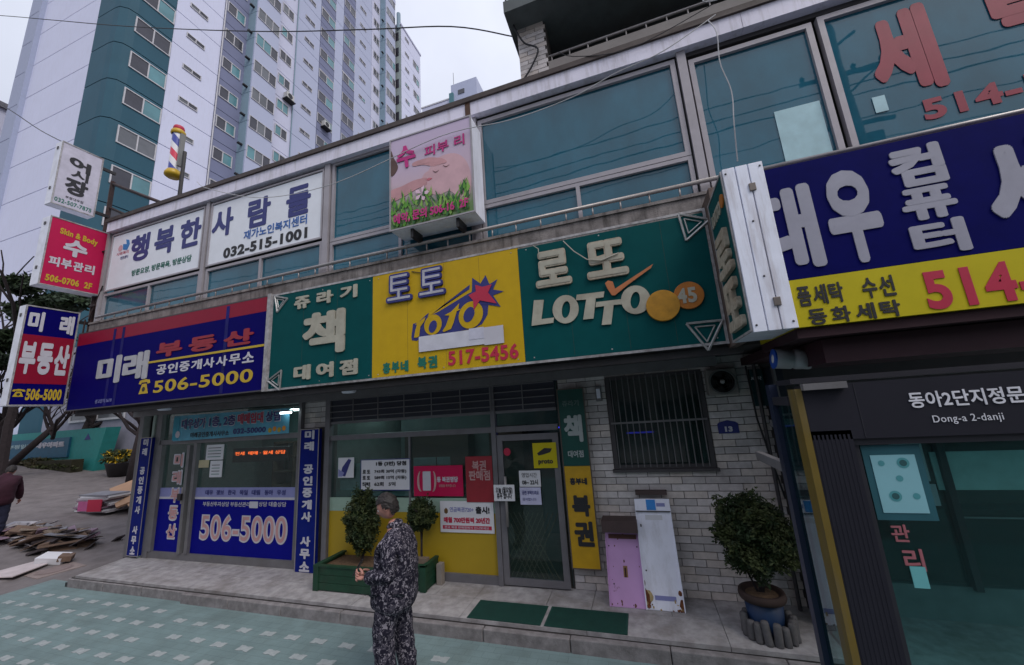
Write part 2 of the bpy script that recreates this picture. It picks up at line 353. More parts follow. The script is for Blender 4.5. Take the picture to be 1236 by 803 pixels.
def ring(fr, u0, u1, v0, v1, w_, t, lift=0, muls=(), mulh=()):
    """window frame: four bars plus mullions (u positions) and transoms (v positions)"""
    O, U, V, Nn = fr; mb = MB()
    def bar(a0, a1, c0, c1):
        p = plate(fr, a0, a1, c0, c1, t, lift); k = len(mb.v); mb.v += p.v; mb.f += [tuple(x+k for x in f) for f in p.f]; mb.mi += p.mi
    bar(u0, u0+w_, v0, v1); bar(u1-w_, u1, v0, v1); bar(u0+w_, u1-w_, v0, v0+w_); bar(u0+w_, u1-w_, v1-w_, v1)
    for a in muls: bar(a-w_/2, a+w_/2, v0+w_, v1-w_)
    for a in mulh: bar(u0+w_, u1-w_, a-w_/2, a+w_/2)
    return mb
EMB = {'bs': [(-1.846, 4.219), (-1.737, 4.12), (-1.66, 4.221), (-1.614, 4.091), (-1.501, 4.14), (-1.569, 4.014), (-1.426, 3.967), (-1.574, 3.937), (-1.48, 3.773), (-1.657, 3.827), (-1.899, 3.87), (-1.908, 3.983), (-1.859, 4.038)],
 'rs': [(-1.807, 4.114), (-1.708, 4.069), (-1.579, 4.082), (-1.635, 3.981), (-1.525, 3.82), (-1.753, 3.896), (-1.842, 3.779), (-1.846, 3.911), (-1.908, 3.99), (-1.801, 4.022)],
 'st': [(-2.457, 3.813), (-1.886, 4.134), (-1.897, 4.072), (-2.316, 3.898)],
 'band': [(-2.52, 3.786), (-2.348, 3.839), (-1.907, 4.018), (-1.804, 4.036), (-1.643, 3.831), (-1.662, 3.699), (-1.741, 3.589), (-1.85, 3.543), (-2.089, 3.534), (-2.328, 3.516), (-2.643, 3.52), (-2.683, 3.483), (-2.761, 3.5), (-2.769, 3.543), (-2.742, 3.724), (-2.663, 3.728), (-2.551, 3.812), (-2.498, 3.84)],
 't1': [(-2.711, 3.708), (-2.639, 3.739), (-2.548, 3.79), (-2.565, 3.736), (-2.629, 3.666), (-2.647, 3.542), (-2.674, 3.527), (-2.726, 3.531), (-2.709, 3.62), (-2.679, 3.704)],
 'o1': [(-2.323, 3.611), (-2.34, 3.585), (-2.361, 3.563), (-2.386, 3.547), (-2.414, 3.536), (-2.443, 3.532), (-2.472, 3.535), (-2.5, 3.545), (-2.524, 3.561), (-2.544, 3.582), (-2.559, 3.608), (-2.567, 3.637), (-2.57, 3.668), (-2.565, 3.699), (-2.554, 3.728), (-2.537, 3.754), (-2.515, 3.777), (-2.489, 3.793), (-2.461, 3.803), (-2.432, 3.807), (-2.403, 3.804), (-2.375, 3.793), (-2.351, 3.777), (-2.332, 3.755), (-2.318, 3.729), (-2.309, 3.701), (-2.308, 3.67), (-2.312, 3.64)],
 'i1': [(-2.386, 3.622), (-2.395, 3.605), (-2.405, 3.59), (-2.417, 3.578), (-2.43, 3.569), (-2.444, 3.564), (-2.457, 3.563), (-2.47, 3.566), (-2.48, 3.573), (-2.489, 3.583), (-2.495, 3.597), (-2.499, 3.613), (-2.499, 3.63), (-2.496, 3.648), (-2.49, 3.666), (-2.482, 3.683), (-2.472, 3.698), (-2.459, 3.711), (-2.446, 3.719), (-2.432, 3.724), (-2.419, 3.725), (-2.407, 3.722), (-2.396, 3.715), (-2.387, 3.705), (-2.381, 3.691), (-2.378, 3.675), (-2.378, 3.658), (-2.381, 3.639)],
 't2': [(-2.266, 3.774), (-2.167, 3.806), (-2.044, 3.904), (-2.062, 3.832), (-2.026, 3.82), (-2.086, 3.801), (-2.136, 3.656), (-2.176, 3.579), (-2.281, 3.551), (-2.299, 3.567), (-2.249, 3.63), (-2.192, 3.758)],
 'o2': [(-1.752, 3.634), (-1.777, 3.603), (-1.808, 3.578), (-1.843, 3.56), (-1.881, 3.55), (-1.919, 3.549), (-1.956, 3.556), (-1.989, 3.572), (-2.018, 3.596), (-2.04, 3.627), (-2.055, 3.662), (-2.061, 3.701), (-2.059, 3.741), (-2.048, 3.781), (-2.028, 3.817), (-2.002, 3.849), (-1.97, 3.875), (-1.934, 3.893), (-1.896, 3.902), (-1.857, 3.902), (-1.821, 3.894), (-1.787, 3.877), (-1.76, 3.852), (-1.738, 3.821), (-1.724, 3.786), (-1.719, 3.748), (-1.722, 3.708), (-1.733, 3.67)],
 'i2': [(-1.85, 3.699), (-1.862, 3.679), (-1.876, 3.662), (-1.893, 3.649), (-1.91, 3.639), (-1.927, 3.635), (-1.944, 3.635), (-1.959, 3.64), (-1.972, 3.65), (-1.982, 3.663), (-1.988, 3.681), (-1.991, 3.701), (-1.99, 3.722), (-1.985, 3.744), (-1.976, 3.766), (-1.964, 3.786), (-1.949, 3.803), (-1.933, 3.816), (-1.915, 3.826), (-1.898, 3.83), (-1.881, 3.83), (-1.866, 3.824), (-1.853, 3.815), (-1.843, 3.801), (-1.837, 3.783), (-1.835, 3.763), (-1.836, 3.742), (-1.841, 3.72)],
 'L': [(-1.045, 3.785), (-0.924, 3.772), (-0.973, 3.539), (-0.818, 3.537), (-0.833, 3.476), (-1.099, 3.474)],
 'O': [(-0.528, 3.564), (-0.542, 3.529), (-0.564, 3.499), (-0.59, 3.475), (-0.621, 3.458), (-0.654, 3.449), (-0.689, 3.448), (-0.722, 3.456), (-0.753, 3.472), (-0.781, 3.495), (-0.803, 3.524), (-0.818, 3.558), (-0.827, 3.596), (-0.827, 3.635), (-0.819, 3.672), (-0.804, 3.708), (-0.783, 3.738), (-0.755, 3.763), (-0.724, 3.78), (-0.69, 3.789), (-0.655, 3.789), (-0.621, 3.78), (-0.59, 3.764), (-0.563, 3.74), (-0.542, 3.71), (-0.527, 3.676), (-0.52, 3.639), (-0.52, 3.601)],
 'Oi': [(-0.621, 3.599), (-0.627, 3.577), (-0.636, 3.558), (-0.646, 3.541), (-0.657, 3.527), (-0.669, 3.518), (-0.681, 3.514), (-0.692, 3.514), (-0.702, 3.52), (-0.71, 3.53), (-0.717, 3.544), (-0.721, 3.562), (-0.722, 3.583), (-0.72, 3.605), (-0.716, 3.627), (-0.71, 3.649), (-0.701, 3.669), (-0.691, 3.686), (-0.68, 3.7), (-0.668, 3.709), (-0.656, 3.713), (-0.645, 3.713), (-0.635, 3.707), (-0.626, 3.696), (-0.62, 3.682), (-0.616, 3.664), (-0.615, 3.643), (-0.617, 3.621)],
 'T1': [(-0.525, 3.771), (-0.209, 3.761), (-0.226, 3.695), (-0.313, 3.696), (-0.365, 3.462), (-0.482, 3.466), (-0.423, 3.698), (-0.541, 3.707)],
 'T2': [(-0.313, 3.649), (-0.026, 3.641), (-0.037, 3.583), (-0.126, 3.588), (-0.177, 3.37), (-0.282, 3.375), (-0.229, 3.589), (-0.328, 3.591)],
 'O2': [(0.27, 3.61), (0.266, 3.574), (0.255, 3.54), (0.237, 3.509), (0.213, 3.484), (0.184, 3.464), (0.151, 3.452), (0.117, 3.448), (0.083, 3.451), (0.05, 3.463), (0.02, 3.482), (-0.005, 3.508), (-0.024, 3.539), (-0.036, 3.574), (-0.04, 3.611), (-0.037, 3.647), (-0.025, 3.683), (-0.007, 3.714), (0.018, 3.74), (0.048, 3.76), (0.081, 3.771), (0.116, 3.775), (0.151, 3.77), (0.184, 3.758), (0.213, 3.738), (0.237, 3.711), (0.255, 3.68), (0.267, 3.646)],
 'O2i': [(0.158, 3.591), (0.151, 3.57), (0.143, 3.552), (0.133, 3.536), (0.121, 3.523), (0.11, 3.515), (0.098, 3.511), (0.087, 3.512), (0.077, 3.517), (0.069, 3.527), (0.063, 3.541), (0.059, 3.559), (0.058, 3.578), (0.059, 3.599), (0.064, 3.62), (0.07, 3.641), (0.079, 3.66), (0.089, 3.676), (0.101, 3.689), (0.113, 3.697), (0.125, 3.701), (0.136, 3.7), (0.146, 3.694), (0.154, 3.684), (0.16, 3.67), (0.163, 3.653), (0.164, 3.633), (0.162, 3.612)],
 'ck': [(-0.19, 3.853), (-0.153, 3.878), (-0.103, 3.857), (-0.088, 3.769), (0.349, 3.986), (0.319, 3.942), (0.06, 3.795), (-0.097, 3.693), (-0.13, 3.698), (-0.172, 3.788)]}
# ================================================================== THE SETTING
def gz(x): return max(0.0, (-x-11.5)*.1) if x > -34 else 2.25
mb = MB()
xs = [-900, -34] + [-34+.75*i for i in range(1, 30)] + [-11.5, -10.75, 14, 900]
ys = [-900, -40, -11, 2, 6, 9, 14, 40, 900]
for i in range(len(xs)-1):
    for j in range(len(ys)-1):
        mb.face([(xs[i], ys[j], gz(xs[i])), (xs[i+1], ys[j], gz(xs[i+1])), (xs[i+1], ys[j+1], gz(xs[i+1])), (xs[i], ys[j+1], gz(xs[i]))])
tag(mb.build('ground', asphalt), 'worn brown grey asphalt sloping up beside the shops', kind='structure')
road = MB(); road.face([(-10.86, -3.2, .004), (14, -3.2, .004), (14, 4.4, .004), (-3, 4.43, .004), (-7.1, 4.50, .004), (-10.62, 4.62, .004)])
road = tag(road.build('pavement', teal_road), 'teal painted pavement dotted with pale blocks', kind='structure')
# pale blocks set in the teal surface (each its own piece)
vm = []
for k in range(4):
    q = MB(); a, b = .092, .043
    j = lambda: R_.uniform(-.007, .007)
    poly = [(-a+j(), -b+j()), (-.03, -b-.002), (-.02, -b+.008), (.02, -b+.008), (.03, -b-.002), (a+j(), -b+j()), (a-.004, 0), (a+j(), b+j()), (.03, b+.002), (.02, b-.008), (-.02, b-.008), (-.03, b+.002), (-a+j(), b+j()), (-a+.004, 0)]
    q.prism(poly, 2, 0, .004); vm.append(q.mesh('paver', pale_mark))
rows = [(4.16, -10.04, -6.8), (3.865, -10.0, -6.4), (3.56, -9.55, -6.0), (3.265, -9.1, -5.8), (2.97, -8.7, -5.6), (2.67, -8.3, -5.2),
        (4.02, -6.255, -2.0), (3.725, -5.86, -2.0), (3.43, -5.65, -1.4), (3.13, -5.3, -1.4), (2.83, -5.1, -1.8)]
for y, xa, xb in rows:
    x = xa
    while x <= xb:
        if not (-3.4 < x < -2.6 and y < 3.9):
            o = link('paver', R_.choice(vm), road); o.location = (x+R_.uniform(-.01, .01), y+R_.uniform(-.008, .008), .005); o.rotation_euler.z = R_.uniform(-.05, .05)
        x += .396
# kerb stones
kerb = B(-9.86, 1.56, 4.44, 4.53, 0, .07).build('kerb', MATS['black_paint']); tag(kerb, 'grey granite kerb along the shop terrace', kind='structure')
x = -9.80
while x < 1.5:
    x2 = min(x+.98, 1.52); yy = 4.385+(.05 if x < -7.1 else 0)
    link('kerb_stone', B(x+.004, x2-.004, yy, 4.462, -.02, .135+R_.uniform(-.004, .004)).mesh('kerb_stone', kerb_m), kerb, bevel=.012); x = x2
# terrace of granite slabs
ter = MB(); ter.prism([(-9.9, 4.53), (1.52, 4.53), (1.52, 5.6), (-10.05, 5.6)], 2, -.02, .118); ter = tag(ter.build('terrace', mortar), 'raised shop terrace of pale granite slabs', kind='structure')
edges = [-9.78, -8.3, -6.8, -5.3, -3.88, -2.32, -.82, .55, 1.5]
for a, b in zip(edges, edges[1:]):
    s0 = -.02 if a > -9 else 0
    link('floor_slab', MB().prism([(a+.003, 4.525), (b-.003, 4.525), (b-.003, 4.985), (a+.003-(0.12 if a < -9 else 0), 4.985)], 2, .11, .150+R_.uniform(-.001, .001)).mesh('floor_slab', granite), ter)
    m2 = (a+b)/2+.2
    for c, d in ((a, m2), (m2, b)):
        link('floor_slab', MB().prism([(c+.003-(.12 if c < -9.7 else 0), 4.991), (d-.003, 4.991), (d-.003, 5.46), (c+.003-(.24 if c < -9.7 else 0), 5.46)], 2, .11, .150+R_.uniform(-.001, .001)).mesh('floor_slab', granite), ter)
# square cover set in the asphalt
mh = thing('manhole_cover', 'square stone manhole surround beside the corner of the terrace', 'manhole', (-11.35, 4.9, 0))
MB().prism([(-11.75, 4.62), (-11.02, 4.56), (-10.93, 5.2), (-11.6, 5.28)], 2, .0, .012).build('frame', mat('stone_pink', (.25, .2, .19), .9, bump=.3, dirt=.5), mh)
MB().lathe((-11.33, 4.91, .012), [(.26, 0), (.26, .006), (.235, .006), (.235, .001), (.22, .001), (.22, .008), (0, .008)], 28).build('lid', mat('stone_pink2', (.22, .17, .165), .8, bump=.4, dirt=.5), mh)

# ================================================================== THE TWO STOREY SHOP BUILDING
bd = thing('shop_building', 'long low shop building with grey concrete ledge, brick ground floor and teal upper windows', 'building', (-4.5, 5.5, 0))
W = 5.45
# walls
wl = MB()
wl.box(-10.35, -10.12, 5.47, 12, 0, 3.0)                    # left end
wl.box(-1.10, -.40, 5.47, 5.7, .1, 3.0); wl.box(.82, 1.52, 5.47, 5.7, .1, 3.0); wl.box(-.40, .82, 5.47, 5.7, .1, 1.66); wl.box(-.40, .82, 5.47, 5.7, 2.85, 3.0)
wl.box(-5.76, -5.24, 5.47, 5.7, .1, 3.0)
wl.box(-10.35, 6.5, 5.9+3, 9.1, 0, 3.0)
wall = wl.build('wall', mortar, bd)
brick_v = [B(-.128, .128, -.03, 0, -.037, .037).mesh('brick', m) for m in brick_m]
nb = 0
def bricks(x0, x1, y, z0, z1, pitch_x, pitch_z, holes=(), parent=wall, flush=0):
    global nb
    r = 0; z = z0+pitch_z/2
    while z < z1:
        x = x0 - (pitch_x/2 if r % 2 else 0)
        while x < x1-.01:
            segs = [(max(x, x0), min(x+pitch_x, x1))]
            for h0, h1, g0, g1 in holes:
                if g0 < z < g1:
                    nw_ = []
                    for a, b in segs:
                        if b <= h0 or a >= h1: nw_.append((a, b))
                        else:
                            if a < h0: nw_.append((a, h0))
                            if b > h1: nw_.append((h1, b))
                    segs = nw_
            for a, b in segs:
                c = (a+b)/2; wd = b-a-.008
                if wd > .02:
                    o = link('brick', R_.choice(brick_v), parent); o.location = (c, y+R_.uniform(-.003, .003), z); o.scale = (wd/.256, 1, (pitch_z-.009)/.074); nb += 1
            x += pitch_x
        z += pitch_z; r += 1
bricks(-1.08, 1.50, 5.47, .15, 2.98, .27, .0865, holes=((-.41, .83, 1.62, 2.87),))
bricks(-5.75, -5.25, 5.47, 2.42, 2.98, .25, .09)
tag(wall, 'white brick wall with recessed dark joints')
# soffit, front beam and ledge
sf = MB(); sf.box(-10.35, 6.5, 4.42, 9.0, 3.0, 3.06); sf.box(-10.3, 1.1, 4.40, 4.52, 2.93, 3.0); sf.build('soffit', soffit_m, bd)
MB().box(-10.3, 1.0, 5.30, 5.44, 2.88, 3.0).build('lintel', graypaint, bd)
lg = MB(); lg.box(-10.35, 1.25, 4.42, 4.60, 3.06, 4.75); lg.box(-10.35, 1.25, 4.40, 4.60, 4.752, 4.79); lg.box(1.25, 6.5, 4.42, 4.60, 3.06, 4.78); lg.box(-10.35, -10.1, 4.6, 12, 3.06, 4.7)
lg.build('concrete_ledge', concrete, bd)
# upper floor: floor, back, eave
uf = MB(); uf.box(-10.33, 6.5, 4.62, 12, 4.45, 4.6); uf.box(-10.33, 6.5, 7.6, 7.7, 4.6, 6.85); uf.box(-10.33, 6.5, 4.62, 12, 6.9, 7.0); uf.box(-10.33, -10.2, 4.7, 12, 4.6, 6.9)
uf.build('upper_room', dark_in, bd)
for x in (-4.5, -1.81, 1.06, 2.46): B(x-.05, x+.05, 4.75, 7.6, 4.6, 6.9).build('partition', blue_in, bd)
for a, b in ((-10.37, -1.86), (-1.85, 1.75), (1.755, 6.5)):
    MB().box(a, b, 4.45, 4.72, 6.80, 7.02).build('fascia_board', fascia_w, bd)
MB().box(-10.40, 6.5, 4.42, 12, 7.022, 7.10).build('roof_cap', cap_dark, bd)
MB().box(-10.37, 6.5, 4.56, 4.70, 6.74, 6.798).build('eave_strip', dark_frame, bd)
MB().box(-1.90, -1.82, 4.44, 4.449, 6.80, 7.03).build('fascia_joint', mat('rust', (.09, .05, .035), .9, dirt=.5), bd)
# upper windows
def window(x0, x1, z0, z1, muls=(), mulh=(), fw=.05, paneset=None, y=4.6, label=None):
    o = ring(FRONT(y), x0, x1, z0, z1, fw, .07, 0, muls, mulh).build('window', alu, bd)
    if label: o['label'] = label
    cuts = [x0+fw]+[c for m_ in muls for c in (m_-fw/2, m_+fw/2)]+[x1-fw]
    zc = [z0+fw]+[c for m_ in mulh for c in (m_-fw/2, m_+fw/2)]+[z1-fw]
    for i in range(0, len(cuts), 2):
        for k in range(0, len(zc), 2):
            B(cuts[i], cuts[i+1], y-.03, y-.024, zc[k], zc[k+1]).build('pane', upglass, o)
    return o
window(-10.30, -7.42, 4.79, 5.42, muls=(-8.86,)); window(-7.28, -4.58, 4.79, 5.42, muls=(-5.93,))
window(-4.42, -1.87, 5.36, 6.80); window(-4.42, -1.87, 4.79, 5.35, muls=(-3.1,))
window(-1.75, .98, 5.36, 6.74, fw=.06); window(-1.75, .98, 4.79, 5.35, muls=(-.4,))
window(1.13, 2.44, 4.79, 6.66, fw=.06); window(2.50, 4.95, 4.79, 6.70, fw=.06)
for x, w_ in ((-10.38, .08), (-7.35, .09), (-4.50, .11), (-1.81, .09), (1.055, .10)): B(x-w_/2, x+w_/2, 4.50, 4.6, 4.78, 6.80).build('mullion', alu, bd)
B(-10.34, 1.0, 4.56, 4.62, 6.745, 6.80).build('head_rail', alu, bd)
# things seen behind the upper glass
for x0, x1, z0, z1, y in ((1.90, 2.34, 5.0, 5.66, 4.60), (2.79, 2.90, 5.34, 5.53, 4.60)):
    B(x0, x1, y-.04, y-.035, z0, z1).build('paper_sheet', mat('window_paper', (.36, .55, .60), .6), bd)
for x in (-3.9, -3.2, -.9, -.2, .45, -6.7, -9.6):
    B(x, x+.22, 4.66, 4.70, 4.65, 5.32).build('curtain', mat('curtain', (.5, .6, .6), .9), bd)

# signs behind glass of the right windows: red lettering stuck on the panes
wt = FRONT(4.565)
ltr = mat('red_window_letter', (.24, .012, .038), .5, var=.1)
text(bd, '세', wt, 2.87, 5.46, 3.44, 6.52, ltr, .07, .003); text(bd, '514-5', wt, 3.16, 5.12, 4.12, 5.36, ltr, .04, .003, slope=.02); text(bd, '탁', wt, 3.90, 5.75, 4.6, 6.5, ltr, .07, .003)

# railing along the ledge
rl = thing('ledge_railing', 'long steel handrail with short posts running above the shop signs', 'railing', (-4, 4.4, 4.79))
MB().tube([(-10.2, 4.43, 4.885), (-4.25, 4.43, 4.93), (1.2, 4.43, 4.93)], .026, 8).build('rail', steel, rl, True)
MB().tube([(1.22, 4.43, 4.915), (6.2, 4.43, 4.925)], .026, 8).build('rail', steel, rl, True)
pm = MB().tube([(0, 0, 0), (0, 0, .13)], .011, 6).mesh('post', steel, True)
x = -10.0
while x < 1.1: link('post', pm, rl, loc=(x, 4.43, 4.785)); x += .335 if x > -5.6 else .4
x = 1.6
while x < 5: link('post', pm, rl, loc=(x, 4.43, 4.785)); x += .33

# third floor on the right
tf = thing('brick_flat', 'upper brick flat with recessed dark balcony standing on the shop roof', 'building', (2, 5, 7.1))
up = MB(); up.box(-1.03, -.62, 4.63, 8, 7.1, 8.2); wl3 = up.build('wall', mortar, tf)
bricks(-1.05, -.62, 4.63, 7.12, 8.16, .27, .075, parent=wl3)
MB().box(-.62, 6, 4.60, 4.72, 7.1, 7.42).build('parapet', mat('rendered_parapet', (.27, .25, .24), .85, var=.12, scale=5, bump=.3, dirt=.5, dirtcol=(.12, .1, .1)), tf)
MB().box(-1.15, 6, 4.28, 8, 8.16, 8.36).build('slab', mat('slab_paint', (.10, .115, .12), .8, dirt=.4), tf)
MB().box(-.62, 6, 5.75, 5.85, 7.1, 8.16).build('balcony_wall', dark_in, tf)
o = ring(FRONT(5.74), -.55, .6, 7.15, 8.1, .05, .05, 0, (.02,)).build('window', graypaint, tf)
B(-.5, -.005, 5.70, 5.71, 7.2, 8.05).build('pane', upglass, o); B(.045, .55, 5.70, 5.71, 7.2, 8.05).build('pane', upglass, o)
o = ring(FRONT(5.74), 1.0, 3.4, 7.15, 8.1, .05, .05, 0, (1.8, 2.6)).build('window', graypaint, tf)
B(1.05, 1.775, 5.70, 5.71, 7.2, 8.05).build('pane', upglass, o)
B(.63, .95, 5.45, 5.60, 7.1, 8.1).build('curtain', mat('beige_curtain', (.35, .3, .26), .9), tf)
rl2 = thing('balcony_rail', 'pale metal handrail on the balcony parapet below the dark slab', 'railing', (1, 4.65, 7.42))
MB().tube([(-.62, 4.64, 7.54), (5.5, 4.64, 7.54)], .018, 8).build('rail', steel, rl2, True)
pm = MB().tube([(0, 0, 0), (0, 0, .12)], .010, 6).mesh('post', steel, True)
for k in range(14): link('post', pm, rl2, loc=(-.57+.262*k, 4.64, 7.42))

# ================================================================== GROUND FLOOR SHOPS
# --- estate agent (blue)
es = thing('estate_shop_front', 'blue filmed glass shop front with large phone number and sliding door', 'shop front', (-7.7, 5.45, .15))
fr = MB(); fr.box(-10.10, -9.98, 5.33, 5.46, .15, 2.98); fr.box(-9.62, -9.45, 5.36, 5.46, .15, 2.98); fr.box(-9.45, -5.76, 5.38, 5.46, .15, .27); fr.box(-9.45, -5.76, 5.38, 5.46, 2.27, 2.36)
fr.box(-9.45, -9.36, 5.36, 5.46, .27, 2.27); fr.box(-8.42, -8.34, 5.36, 5.46, .27, 2.27); fr.box(-5.80, -5.74, 5.36, 5.46, .27, 2.98); fr.box(-8.58, -8.50, 5.34, 5.42, .27, 2.24)
fr.build('frame', graypaint, es)
B(-9.70, -9.63, 5.34, 5.37, .15, 2.9).build('downpipe', mat('pale_green_pipe', (.35, .45, .4), .6, dirt=.4), es)
B(-9.36, -8.42, 5.43, 5.436, .27, 2.27).build('glass_door', shopglass, es); B(-8.34, -5.80, 5.43, 5.436, .27, 2.27).build('pane', shopglass, es)
B(-9.45, -5.80, 5.43, 5.436, 2.36, 2.98).build('pane', shopglass, es)
B(-9.36, -8.58, 5.418, 5.424, .27, 1.24).build('blue_film', blue_film, es); B(-8.34, -5.80, 5.418, 5.424, .27, 1.22).build('blue_film', blue_film, es)
for a, b in ((-9.36, -8.58), (-8.34, -5.80)):
    B(a, b, 5.418, 5.424, 1.262, 1.43).build('lavender_film', lav_film, es); B(a, b, 5.416, 5.424, 1.222, 1.262).build('white_film', inkwhite, es)
ff = FRONT(5.416)
pinkl = mat('pink_letter', (.50, .27, .27), .5)
text(es, '506-5000', ff, -8.12, .50, -5.98, .97, inkwhite, .055, .002); text(es, '506-5000', ff, -8.085, .53, -6.015, .94, pinkl, .005, .002, lift=.006)
for wd, a in zip(('대우', '정보', '한국', '목일', '대림', '동아', '우성'), (-8.06, -7.77, -7.47, -7.17, -6.87, -6.56, -6.27)): text(es, wd, ff, a, 1.30, a+.2, 1.39, inkblue, .02, .002)
text(es, '부동산투자상담 부동산관리', ff, -8.10, 1.10, -6.90, 1.18, inkwhite, .01, .002); B(-6.90, -6.70, 5.412, 5.416, 1.08, 1.19).build('white_tape', inkwhite, es); text(es, '상담 대출상담', ff, -6.68, 1.11, -6.04, 1.19, inkwhite, .01, .002)
for k, ch in enumerate('미래부동산'):
    zt = 2.10-k*.33; text(es, ch, ff, -9.05, zt-.29, -8.75, zt, inkwhite, .075, .002); text(es, ch, ff, -9.02, zt-.26, -8.78, zt-.03, pinkl, .04, .002, lift=.006)
B(-8.62, -8.575, 5.34, 5.36, 1.15, 1.45).build('door_handle', steel, es); B(-8.66, -8.56, 5.30, 5.335, 1.22, 1.34).build('lock', black, es)
rm = MB(); rm.box(-10.1, -5.6, 8.0, 8.1, .15, 3.0); rm.box(-9.97, -9.9, 5.5, 8.0, .15, 3.0); rm.box(-5.5, -5.4, 5.5, 8.0, .15, 3.0); rm.build('room_wall', blue_in, es)
rf = MB(); rf.box(-10.0, -5.4, 5.5, 8.0, .1, .16); rf.build('room_floor', granite, es)
sh = MB()
for z in (1.0, 1.35, 1.7, 2.05): sh.box(-9.0, -7.7, 7.6, 8.0, z, z+.03)
for x in (-9.0, -8.35, -7.7): sh.box(x, x+.03, 7.6, 8.0, .2, 2.1)
sh.box(-7.3, -6.0, 6.6, 7.2, .85, .9); sh.box(-7.3, -7.25, 6.6, 7.2, .2, .85); sh.box(-6.05, -6.0, 6.6, 7.2, .2, .85)
sh.build('shelf', mat('shelf_wood', (.1, .07, .05), .6), es)
for k in range(9): B(-7.4+R_.uniform(0, 1.2), -7.1+R_.uniform(0, 1.2)+.4, 7.95, 7.98, 1.3+R_.uniform(0, .7), 1.6+R_.uniform(0, .8)).build('wall_map', R_.choice([paper, tealpaper, dark_in, lav_film]), es)
for k in range(3):
    B(-8.3+k*1.1, -7.3+k*1.1, 6.9, 7.0, 2.82, 2.86).build('ceiling_tube', mat('tube_light', (.8, 1, 1), .5, emit=22.0), es)
for k in range(3): B(-7.2+k*.45, -6.85+k*.45, 6.75, 6.80, .9, 1.25).build('monitor', dark_in, es)
B(-9.3, -8.9, 7.9, 7.96, 1.35, 1.95).build('wall_board', mat('dark_green_board', (.02, .08, .05), .7), es)
MB().box(-8.2, -8.0, 7.95, 7.99, .15, 2.3).box(-7.55, -7.5, 7.9, 7.99, .15, 2.6).build('door_frame', graypaint, es)
# banner over the windows
bn = thing('window_banner', 'wide pale blue printed banner stretched above the estate agent window', 'banner', (-7.4, 5.33, 2.35))
bm = MB(); bm.prism([(-9.0, 2.33), (-5.98, 2.36), (-5.98, 2.80), (-9.03, 2.83)], 1, 5.330, 5.338); bm.build('cloth', mat('sky_blue_banner', (.10, .36, .50), .6, var=.25, scale=2.5), bn)
fb = FRONT(5.328)
B(-9.03, -8.86, 5.324, 5.328, 2.35, 2.80).build('edge_print', mat('print_teal', (.02, .3, .42), .6), bn)
text(bn, '대우상가', fb, -8.78, 2.56, -8.10, 2.75, inkblue, .03, .002, outline=inkwhite); text(bn, '1층, 2층', fb, -8.0, 2.56, -7.30, 2.76, inkblue, .03, .002, outline=inkwhite)
text(bn, '매매임대', fb, -7.24, 2.58, -6.60, 2.77, inkred, .03, .002, outline=inkwhite); text(bn, '상담', fb, -6.54, 2.59, -6.16, 2.77, inkblue, .03, .002, outline=inkwhite)
text(bn, '미래공인중개사사무소', fb, -8.5, 2.38, -7.45, 2.48, inkdark, .02, .002); text(bn, '032-50000', fb, -7.34, 2.40, -6.52, 2.50, inkblue, .04, .002)
for k in range(4): MB().disc((-6.42+.11*k, 5.326, 2.43+.02*(k % 2)), .045, 1, 10).build('flower_print', [inkyel, mat('orange_print', (.7, .25, .02), .6)][k % 2], bn)
MB().disc((-8.87, 5.322, 2.46), .07, 1, 8).build('snow_print', inkwhite, bn)
# LED board and notices inside the window
ld = thing('led_board', 'black scrolling display with red dots behind the estate agent window', 'display', (-6.9, 5.6, 1.85))
B(-7.62, -6.22, 5.56, 5.62, 1.86, 2.12).build('case', black, ld)
text(ld, '전세  매매 · 월세 상담', FRONT(5.556), -7.55, 1.99, -6.28, 2.055, mat('led_red', (1, .16, .03), .5, emit=2.5), .01, .002)
for nm, x0, x1, z0, z1, m_ in (('pale printed notice with green lines taped left of the red display', -8.12, -7.66, 1.94, 2.22, paper), ('plain white notice taped under the printed notice in the blue shop', -7.98, -7.66, 1.62, 1.92, paper), ('small cream key box stuck beside the sliding door', -8.30, -8.03, 1.80, 1.94, mat('cream_box', (.45, .4, .25), .6))):
    t = thing('notice', nm, 'notice', ((x0+x1)/2, 5.41, z0)); B(x0, x1, 5.40, 5.412, z0, z1).build('sheet', m_, t)
    for k in range(4 if x1-x0 > .28 else 0): B(x0+.05, x1-.06, 5.397, 5.40, z0+.05+k*.055, z0+.062+k*.055).build('print_line', [inkgreen, inkdark][k % 2], t)
# vertical blue banners
def vbanner(x0, x1, z0, z1, txt, label, y=5.30):
    t = thing('vertical_sign', label, 'sign', ((x0+x1)/2, y, z0))
    B(x0, x1, y, y+.07, z0, z1).build('board', mat('blue_board', (.006, .014, .16), .6, dirt=.1, spec=.06), t); ring(FRONT(y), x0-.012, x1+.012, z0-.012, z1+.012, .014, .004, .001).build('frame', steel, t)
    n = len(txt); ph = (z1-z0)/n
    for i, ch in enumerate(txt):
        if ch != ' ': text(t, ch, FRONT(y), x0+.09, z1-(i+1)*ph+ph*.12, x1-.09, z1-i*ph-ph*.08, inkwhite, .05, .003)
vbanner(-9.93, -9.60, .20, 2.43, '미래 공인중개사 사무소', 'narrow blue sign with white lettering at the left corner of the building')
vbanner(-5.66, -5.27, .10+.04, 2.40, '미래 공인중개사 사무소', 'narrow blue sign with white lettering between the two shop fronts')
